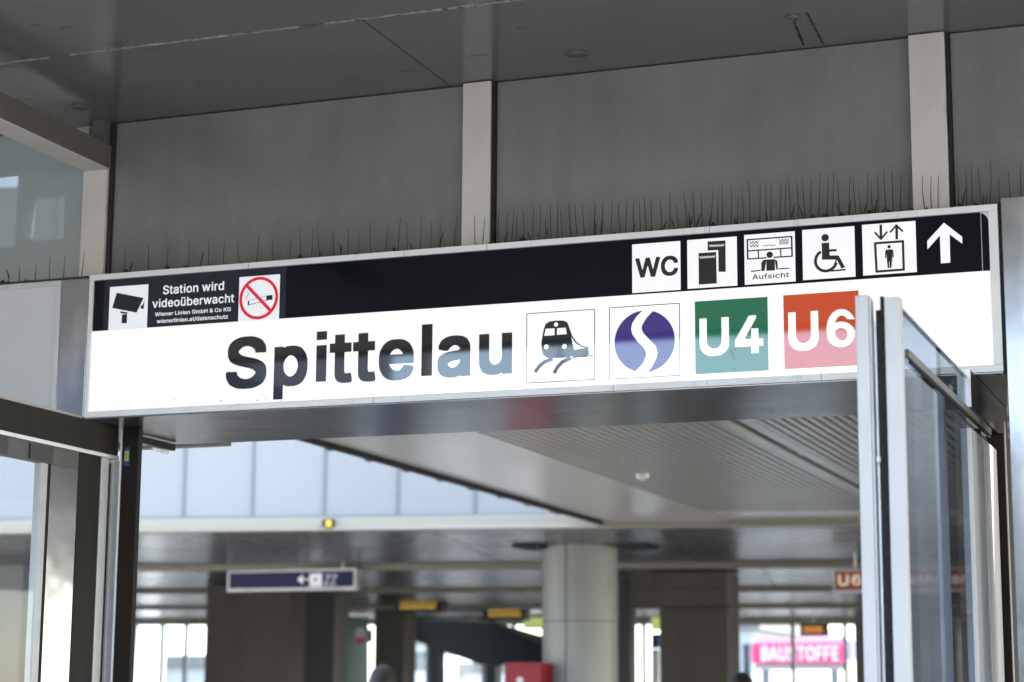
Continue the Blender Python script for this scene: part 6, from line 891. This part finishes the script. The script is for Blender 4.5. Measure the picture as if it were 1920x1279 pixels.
box('stand', (g(1590, 1200)[0], Y+.05, 0), (g(1596, 1200)[0], Y+.15, g(1590, 1239)[1]), M['mullion'], t)
def house(x0_, x1_, Y, h, m, label, roof='flat', cols=5, rows=3, face=-1, dep=10):
    t_ = thing('distant_building', label, 'building', ((x0_+x1_)/2, Y, 0), 'buildings around the station')
    ya, yb_ = (Y, Y+dep) if face < 0 else (Y-dep, Y)
    box('wall', (x0_, ya, 0), (x1_, yb_, h), M[m], t_)
    yf = Y-.06 if face < 0 else Y+.06
    w_ = (x1_-x0_)/cols; fh = h/rows
    for i in range(cols):
        for j in range(rows):
            box('window', (x0_+w_*(i+.25), min(yf, Y+.02*face*-1), fh*(j+.3)), (x0_+w_*(i+.75), max(yf, Y), fh*(j+.78)), M['window_dark'], t_)
    if roof == 'flat': box('roof', (x0_-.3, ya-.3, h+.001), (x1_+.3, yb_+.3, h+.35), M['wall_grey'], t_)
    return t_
house(on(1340, 1200, 1, 60).x, on(1412, 1200, 1, 60).x, 60, on(1380, 1180, 1, 60).z, 'pale_facade', 'pale blue grey building at the left edge of the bright window', cols=3, rows=2)
house(on(1415, 1200, 1, 75).x, on(1445, 1200, 1, 75).x, 75, on(1420, 1178, 1, 75).z, 'light_facade', 'small light building behind the pink roof sign', cols=2, rows=2)
house(on(757, 1200, 1, 55).x, on(800, 1200, 1, 55).x, 55, on(780, 1206, 1, 55).z, 'light_facade', 'light office building outside below the escalator, at its left', cols=4, rows=3)
house(on(815, 1200, 1, 58).x, on(950, 1200, 1, 58).x, 58, on(850, 1262, 1, 58).z, 'light_facade', 'low white building outside below the escalator, at its right', cols=9, rows=1)
house(on(250, 1200, 1, 52).x, on(400, 1200, 1, 52).x, 52, on(300, 1250, 1, 52).z, 'pale_facade', 'pale building outside the windows at the lower left', cols=6, rows=1)
# ---- people far inside: only the tops of their heads reach the picture
def person(px, top_py, Y, hgt, cloth, label, turn):
    p_ = on(px, top_py, 1, Y); x = p_.x; s = hgt/1.75
    t_ = thing('person', label, 'person', (x, Y, 0))
    V_ = {'pel': (0, 0, .95, .15), 'che': (0, 0, 1.28, .17), 'nek': (0, .0, 1.46, .06), 'hed': (0, -.01, 1.56, .085), 'top': (0, 0, 1.655, .08),
          'sl': (-.17, 0, 1.40, .07), 'el': (-.22, .02, 1.12, .05), 'hl': (-.21, -.05, .86, .04), 'sr': (.17, 0, 1.40, .07), 'er': (.22, .02, 1.12, .05), 'hr': (.21, -.05, .86, .04),
          'kl': (-.10, -.03, .5, .075), 'al': (-.10, .02, .09, .05), 'tl': (-.10, -.14, .05, .045), 'kr': (.10, .03, .5, .075), 'ar': (.10, .08, .09, .05), 'tr': (.10, -.08, .05, .045)}
    E_ = [('pel', 'che'), ('che', 'nek'), ('nek', 'hed'), ('hed', 'top'), ('che', 'sl'), ('sl', 'el'), ('el', 'hl'), ('che', 'sr'), ('sr', 'er'), ('er', 'hr'), ('pel', 'kl'), ('kl', 'al'), ('al', 'tl'), ('pel', 'kr'), ('kr', 'ar'), ('ar', 'tr')]
    V_ = {k: (v[0], -v[1], v[2], v[3]) for k, v in V_.items()}      # facing away from the viewer
    ks = list(V_); me = bpy.data.meshes.new('body')
    me.from_pydata([Vector(V_[k][:3])*s for k in ks], [(ks.index(a), ks.index(b)) for a, b in E_], [])
    o = bpy.data.objects.new('body', me); link(o, t_); me.materials.append(M[cloth])
    sk = o.modifiers.new('skin', 'SKIN'); o.modifiers.new('sub', 'SUBSURF').levels = 1
    for i, k in enumerate(ks): r_ = V_[k][3]*s*.9; me.skin_vertices[0].data[i].radius = (r_, r_*(.75 if k in ('pel', 'che') else 1))
    me.skin_vertices[0].data[0].use_root = True
    o.rotation_euler.z = turn
    bm = bmesh.new(); bmesh.ops.create_uvsphere(bm, u_segments=20, v_segments=14, radius=1)
    for v in bm.verts: v.co = Vector((v.co.x*.088, v.co.y*.105-(.02 if v.co.z < 0 else 0), v.co.z*.12 if v.co.z > 0 else v.co.z*.09))*s+Vector((x, Y-.012, 1.635*s))
    smooth(obj('hair', bm, M['hair'], t_))
    bm = bmesh.new(); bmesh.ops.create_uvsphere(bm, u_segments=20, v_segments=14, radius=1)
    for v in bm.verts: v.co = Vector((v.co.x*.078*(1-.15*max(0, -v.co.z)), v.co.y*.09, v.co.z*.115))*s+Vector((x, Y+.028, 1.60*s))
    smooth(obj('face', bm, M['skin'], t_))
person(1391, 1269, 8.0, 1.90, 'cloth_dark', 'dark haired person in the hall at the bottom, in front of the bright window', .4)
person(719, 1253, 7.5, 1.95, 'cloth_blue', 'dark haired person in the hall at the bottom, in front of the brown pillar', -.3)

# ================================================================== BEHIND THE VIEWER (seen mirrored in sign, glass and steel)
house(-60, -27.9, -46, 14.5, 'facade_slate', 'dark slate office block mirrored in the first letters of the station name', face=1, cols=12, rows=5)
t = thing('gabled_house', 'house with sloping dark roof mirrored low in the middle letters', 'building', (-22, -46, 0))
bm = bmesh.new(); prof = [(-27.8, 0), (-27.8, 11.15), (-24.1, 10.1), (-24.1, 0)]
f = [bm.verts.new((x, -46, z)) for x, z in prof]; b = [bm.verts.new((x, -56, z)) for x, z in prof]
bm.faces.new(f); bm.faces.new(b[::-1])
for i in range(4): bm.faces.new((f[i], f[(i+1) % 4], b[(i+1) % 4], b[i]))
obj('wall', bm, M['facade_slate'], t)
for i in range(3):
    for j in range(3): box('window', (-27.3+i*1.1, -45.99, 1.2+j*2.8), (-26.7+i*1.1, -45.93, 2.7+j*2.8), M['window_dark'], t)
house(2, 30, -60, 9, 'pale_facade', 'pale low block mirrored in the steel pillar', face=1, cols=10, rows=3)
house(-14, 0, -70, 7, 'facade_red', 'low red brick block mirrored in the soffit', face=1, cols=6, rows=2)
t = thing('lamp_mast', 'slim grey lamp mast mirrored as a dark bar in the letter l', 'street lamp', (-8.05, -12, 0))
bm = bmesh.new(); tube(bm, [(-7.94, -12, 0), (-7.94, -12, 9)], .095, 14); smooth(obj('mast', bm, M['pillar_grey'], t))
bm = bmesh.new(); tube(bm, [(-7.94, -12, 8.9), (-7.94, -11.2, 9.1), (-7.94, -10.6, 9.05)], .05, 8); obj('arm', bm, M['pillar_grey'], t)
box('lamp_head', (-8.04, -10.8, 8.98), (-7.84, -10.1, 9.08), M['alu'], t, bev=.02)
def tree(x, y, h, r_, label):
    t_ = thing('tree', label, 'tree', (x, y, 0), 'trees behind the forecourt')
    bm = bmesh.new(); tube(bm, [(x, y, 0), (x+.1, y, h*.35), (x, y+.1, h*.6), (x+.1, y, h*.9)], [.22, .17, .12, .03], 8)
    for k in range(9):
        a = k*2.4; z = h*(.4+.05*k); tube(bm, [(x, y, z), (x+math.cos(a)*r_*.5, y+math.sin(a)*r_*.5, z+.6), (x+math.cos(a)*r_*.85, y+math.sin(a)*r_*.85, z+1.1)], [.07, .04, .015], 5)
    obj('trunk', bm, M['bark'], t_)
    bm = bmesh.new()
    for _ in range(2600):
        a, u = random.uniform(0, 6.28), random.uniform(-1, 1); q = random.random()**.4; q *= .75+.25*math.sin(a*3+u*4)
        c_ = Vector((x+r_*q*math.sqrt(1-u*u)*math.cos(a), y+r_*q*math.sqrt(1-u*u)*math.sin(a), h*.66+h*.34*q*u))
        d1 = Vector((random.gauss(0, 1), random.gauss(0, 1), random.gauss(0, 1))).normalized(); d2 = d1.orthogonal().normalized(); s = random.uniform(.10, .22)
        bm.faces.new([bm.verts.new(c_+d1*s), bm.verts.new(c_+d2*s*.6), bm.verts.new(c_-d1*s), bm.verts.new(c_-d2*s*.6)])
    obj('crown', bm, M['leaf'], t_)
tree(-18.3, -46, 11.6, 2.4, 'leafy tree mirrored in the last letters and the train symbol')
tree(-9.6, -46, 10.5, 1.5, 'small tree mirrored at the lower edge of the green tile')
tree(-7.0, -42, 10.2, 1.4, 'thin tree mirrored in the corner of the red tile')
